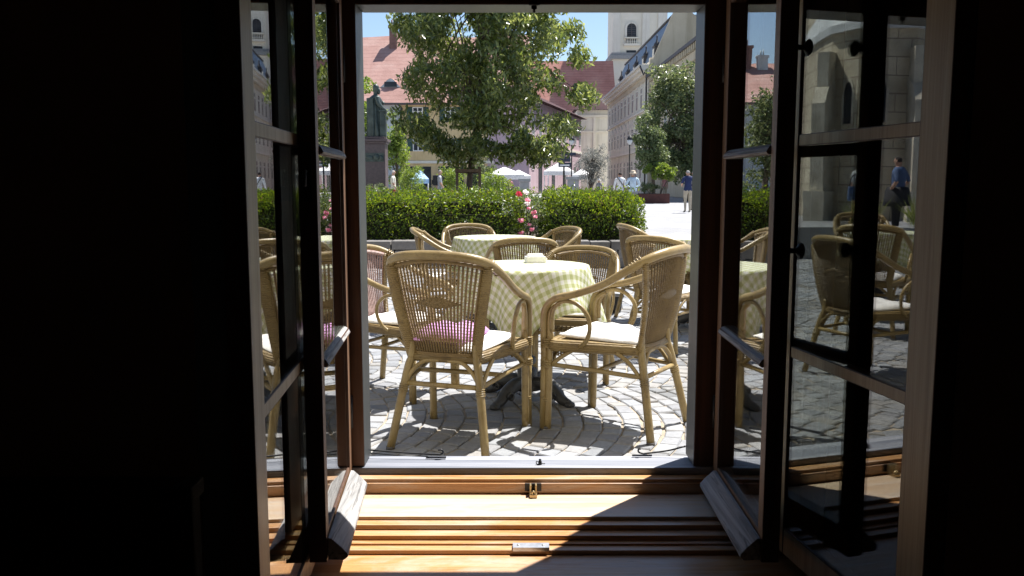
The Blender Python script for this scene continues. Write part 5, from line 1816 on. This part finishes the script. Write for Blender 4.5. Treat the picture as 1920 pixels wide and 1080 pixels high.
def marquee(label, px, Y, wdt, dep, ze, zr, mat, name='marquee'):
    t = thing(name, label, 'tent', (PX(px, Y), Y, 0), 0.1)
    r_ = MB()
    a, b = wdt / 2, dep / 2
    r_.add([(-a, -b, ze), (a, -b, ze), (a, b, ze), (-a, b, ze), (-a * .05, 0, zr), (a * .05, 0, zr), (-a, -b, ze - 0.3), (a, -b, ze - 0.3), (a, b, ze - 0.3), (-a, b, ze - 0.3)],
           [(0, 1, 5, 4), (2, 3, 4, 5), (1, 2, 5), (3, 0, 4), (0, 6, 7, 1), (1, 7, 8, 2), (2, 8, 9, 3), (3, 9, 6, 0)])
    o_ = r_.build('canopy', mat, t)
    md_ = o_.modifiers.new('thickness', 'SOLIDIFY')
    md_.thickness = 0.02
    for sx in (-1, 1):
        for sy in (-1, 1):
            MB().tube([(sx * (a - .06), sy * (b - .06), -0.03), (sx * (a - .06), sy * (b - .06), ze)], 0.035, 6).build('pole', M['white'], t)


marquee('white marquee before the pink house, left of the grey pillar', 1046, 66, 1.95, 2.2, 1.95, 2.55, M['canvas'])
marquee('white awning tent seen under the crown of the big tree', 946, 70, 2.9, 2.6, 1.72, 2.3, M['canvas'])
marquee('second white awning tent close behind, nearer to the grey pillar', 972, 75, 1.8, 2.4, 1.65, 2.15, M['canvas'])
marquee('light blue tent between the two walkers at the left', 789, 60, 1.25, 1.6, 1.35, 2.0, M['bluecanvas'])
marquee('white marquee right of the grey pillar, behind the grey-leaved tree', 1090, 64, 1.2, 1.6, 1.65, 2.1, M['canvas'])

# ================================================================== PEOPLE
def person(label, loc, rz, h, top, bottom, hair, sleeve='short', pose='stand', lean=0.0, hat=None, skirt=False, build=1.0, armpose='down'):
    """one continuous skinned body, then clothes by region; faces local +y"""
    J, R, E = [], [], []

    def j(x, y, z, r, parent=None):
        J.append((x, y, z))
        R.append(r)
        if parent is not None:
            E.append((parent, len(J) - 1))
        return len(J) - 1
    pel = j(0, 0, 0.94, 0.125 * build)
    wst = j(0, 0.005, 1.08, 0.115 * build, pel)
    chs = j(0, -0.005, 1.28, 0.135 * build, wst)
    upc = j(0, -0.01, 1.42, 0.10 * build, chs)
    nk = j(0, 0.0, 1.505, 0.052, upc)
    hd = j(0, 0.02, 1.575, 0.078, nk)
    h2 = j(0, 0.02, 1.655, 0.088, hd)
    j(0, 0.01, 1.715, 0.055, h2)
    st = {'stand': ((0.02, 0.0), (0.0, -0.02)), 'walk': ((0.16, 0.26), (-0.10, -0.34))}[pose]
    for k, sgn in enumerate((-1, 1)):
        sh = j(sgn * 0.165 * build, -0.01, 1.405, 0.062 * build, upc)
        if armpose == 'hips':
            el = j(sgn * 0.30, -0.10, 1.20, 0.045, sh)
            wr = j(sgn * 0.19, 0.06, 1.03, 0.034, el)
            hn = j(sgn * 0.13, 0.09, 0.99, 0.034, wr)
        elif armpose == 'front':
            el = j(sgn * 0.235 * build, -0.02, 1.17, 0.046, sh)
            wr = j(sgn * 0.16, 0.20, 1.08, 0.034, el)
            hn = j(sgn * 0.12, 0.27, 1.09, 0.032, wr)
        else:
            sw_ = 0.10 * (1 if k else -1) if pose == 'walk' else 0.0
            el = j(sgn * 0.225 * build, -0.03 + sw_ * .5, 1.15, 0.047, sh)
            wr = j(sgn * 0.235 * build, 0.03 + sw_ * 1.2, 0.92, 0.034, el)
            hn = j(sgn * 0.23 * build, 0.05 + sw_ * 1.4, 0.845, 0.030, wr)
        hp = j(sgn * 0.085 * build, 0, 0.88, 0.095 * build, pel)
        ky, ay = st[k]
        kn = j(sgn * 0.092, ky, 0.49 + abs(ky) * .08, 0.062, hp)
        an_ = j(sgn * 0.095, ay, 0.09 + (0.06 if ay < -0.2 else 0), 0.042, kn)
        j(sgn * 0.105, ay + 0.13, 0.035 + (0.0 if ay >= -0.2 else -0.0), 0.032, an_)
    me = bpy.data.meshes.new('person')
    me.from_pydata(J, E, [])
    o = bpy.data.objects.new('person', me)
    COL.objects.link(o)
    sk = o.modifiers.new('skin', 'SKIN')
    sk.use_smooth_shade = True
    sv = me.skin_vertices[0].data
    for i, r_ in enumerate(R):
        sv[i].radius = (r_, r_)
        sv[i].use_root = (i == 0)
    sb = o.modifiers.new('sub', 'SUBSURF')
    sb.levels = sb.render_levels = 2
    dg = bpy.context.evaluated_depsgraph_get()
    dg.update()
    nm = bpy.data.meshes.new_from_object(o.evaluated_get(dg))
    bpy.data.objects.remove(o)
    mb_ = MB()
    vs_ = [tuple(v.co) for v in nm.vertices]
    mats = [M['skin'], M[top], M[bottom], M['shoe'], M[hair]]
    fcs, mis = [], []
    for p in nm.polygons:
        c_ = p.center
        x, y, z = abs(c_.x), c_.y, c_.z
        if z > 1.60 and (y < 0.055 or z > 1.70):
            m_ = 4
        elif z > 1.50:
            m_ = 0
        elif z < 0.085:
            m_ = 3
        elif x > 0.185 * build and z < 1.40 or (armpose != 'down' and y > 0.13 and z > 0.95):
            m_ = 1 if (z > 1.19 or sleeve == 'long' and z > 0.93) else 0
        elif z > 0.90:
            m_ = 1
        else:
            m_ = 2
        fcs.append(list(p.vertices))
        mis.append(m_)
    mb_.v, mb_.f, mb_.mi, mb_.sm = vs_, fcs, mis, [True] * len(fcs)
    # fingers rooted in the palm, nose, ears
    for i, (x, y, z) in enumerate(J):
        pass
    hands = [q for q in range(len(J)) if R[q] in (0.030, 0.034, 0.032) and q > 8 and (q + 1 >= len(J) or True)]
    for sgn in (-1, 1):
        hx = {'hips': (sgn * 0.13, 0.09, 0.99), 'front': (sgn * 0.12, 0.27, 1.09)}.get(armpose, (sgn * 0.23 * build, 0.05 + (0.14 * (1 if sgn > 0 else -1) if pose == 'walk' else 0), 0.845))
        dirv = {'hips': Vector((-sgn * .6, .5, -.3)), 'front': Vector((-sgn * .3, .9, .0))}.get(armpose, Vector((0, 0.12, -1))).normalized()
        sd = Vector((0, 1, 0)) if armpose == 'down' else Vector((0, 0, 1))
        for q, (off, ln) in enumerate(((-0.026, 0.055), (-0.009, 0.07), (0.009, 0.074), (0.025, 0.066))):
            a_ = Vector(hx) + sd * off
            mb_.tube([a_, a_ + dirv * (0.03 + ln * .5) + Vector((-sgn * .004, 0, 0)), a_ + dirv * (0.03 + ln) + Vector((-sgn * .014, 0, 0))], [0.009, 0.008, 0.006], 6)
        a_ = Vector(hx) + sd * 0.028 - dirv * 0.02
        mb_.tube([a_, a_ + sd * 0.02 + dirv * 0.02, a_ + sd * 0.022 + dirv * 0.05], [0.010, 0.009, 0.007], 6)
    mb_.tube([(0, 0.105, 1.632), (0, 0.128, 1.606), (0, 0.108, 1.598)], [0.010, 0.014, 0.010], 6)
    for sgn in (-1, 1):
        mb_.ball((sgn * 0.088, 0.012, 1.612), 0.012, 0.02, 0.03, 8)
    root = thing('person', label, 'person', loc, rz, None, h / 1.745)
    bo_ = mb_.build('body', mats, root, recalc=False)
    if lean:
        bo_.rotation_euler = (-lean, 0, 0)
    if skirt:
        s_ = MB().lathe([(0.125 * build + .02, 1.0), (0.16 * build, 0.9), (0.21, 0.55), (0.20, 0.55), (0.15, 0.88), (0.11, 0.99)], n=20)
        s_.build('skirt', M[bottom], root)
    if hat:
        s_ = MB().lathe([(0.19, 1.665), (0.185, 1.672), (0.105, 1.685), (0.10, 1.75), (0.085, 1.785), (0.03, 1.795)], (0, 0.01, 0), n=18)
        s_.build('hat', M[hat], root)
    return root


def at(px, Y):
    return (PX(px, Y), Y, -0.028)


person('elderly woman in a cream top and red trousers walking past the spiky plants', at(740, 38), rad(-88), 1.72, 'shirt_cream', 'trouser_red', 'hair_white', pose='walk')
person('balding man in a grey t-shirt with a dark backpack walking behind the hedge', at(826, 38), rad(-80), 1.74, 'greyshirt', 'jeans', 'hair_grey', pose='walk')
person('dark-haired woman in a white shirt with a cross-body strap, back turned', at(1160, 36.2), rad(8), 1.62, 'shirt_white', 'jeans', 'hair_dark', sleeve='long', build=1.12)
person('person in a straw hat and pale blue shirt walking beside the woman in white', at(1184, 35.6), rad(-6), 1.62, 'shirt_sky', 'greytrouser', 'hair_grey', sleeve='long', build=1.2, hat='straw', armpose='front')
person('grey-haired man in a navy polo shirt and khaki trousers standing on the plaza', at(1286, 34.6), rad(12), 1.68, 'navy', 'khaki', 'hair_grey', build=1.15, armpose='front')
person('figure in grey half hidden behind the man in the navy polo', at(1297, 36.5), rad(30), 1.68, 'greytrouser', 'khaki', 'hair_grey', build=1.0)
person('small distant figure in a pale hat right of the grey-leaved tree', at(1121, 52), rad(160), 1.35, 'greytrouser', 'jeans', 'hair_grey', hat='shirt_white')
person('distant figure in white under the awning tent', at(937, 62), rad(100), 1.5, 'shirt_white', 'jeans', 'hair_dark')
person('distant figure in rose standing right of the light green shrub under the awning', at(957, 60), rad(190), 1.45, 'rose', 'jeans', 'hair_dark')
person('distant figure in rose seen between the shrub stems at the planter', at(1243, 62), rad(200), 1.65, 'rose', 'khaki', 'hair_dark')
g = mir(1680, 400, 19.5)
person('dark-haired man with a dark jacket at his waist, mirrored in the right inner pane', (g.x, g.y, -0.028), rad(-25), 1.80, 'denim', 'black', 'hair_dark', build=1.15, armpose='hips')
g2 = Vector((g.x, g.y, 0))
jk = thing('jacket', 'dark jacket tied round the waist of the mirrored man', 'jacket', (g.x, g.y, 0), rad(-25))
MB().lathe([(0.19, 1.08), (0.235, 1.02), (0.29, 0.78), (0.31, 0.66), (0.27, 0.67), (0.20, 0.98)], n=22).tube([(0.1, 0.16, 1.05), (0.02, 0.23, 0.95), (0.06, 0.24, 0.72)], 0.045, 8, sub=3).build('cloth', M['black'], jk)
g = mir(1612, 400, 22)
person('person in a white top with a blue bag, mirrored in the right inner pane', (g.x, g.y, -0.028), rad(60), 1.78, 'shirt_white', 'tan', 'hair_dark', pose='walk')
bg_ = thing('shoulder_bag', 'blue shoulder bag of the mirrored person in white', 'bag', (g.x + 0.22, g.y - 0.12, 0.72), 0.3)
MB().box(-0.2, 0.2, -0.06, 0.06, 0, 0.36).build('pouch', M['denim'], bg_, bevel=0.04)
MB().tube([(-0.18, 0, 0.34), (-0.1, 0, 0.62), (0.1, 0, 0.62), (0.18, 0, 0.34)], 0.014, 6, sub=4).build('strap', M['strap'], bg_)
bp = thing('backpack', 'dark backpack on the man in the grey t-shirt', 'backpack', (PX(826, 38) - 0.17, 38.03, 1.02), rad(-80))
MB().box(-0.15, 0.15, -0.12, 0.06, 0, 0.44).box(-0.11, 0.11, -0.17, -0.121, 0.05, 0.24).build('pack', M['black'], bp, bevel=0.04)
for sx in (-1, 1):
    MB().tube([(sx * 0.1, 0.06, 0.40), (sx * 0.11, 0.22, 0.44), (sx * 0.11, 0.33, 0.30), (sx * 0.12, 0.12, 0.06)], 0.02, 6, sub=4).build('strap', M['black'], bp)
cb = thing('bag_strap', 'dark bag strap across the back of the woman in white', 'bag', (PX(1160, 36.2), 36.2, 0.85), rad(8))
MB().tube([(-0.15, -0.09, 0.52), (-0.05, -0.155, 0.38), (0.10, -0.15, 0.18), (0.20, -0.08, 0.0)], 0.016, 6, sub=4).build('strap', M['strap'], cb)
MB().box(0.17, 0.27, -0.12, 0.10, -0.22, 0.0).build('pouch', M['strap'], cb, bevel=0.03)
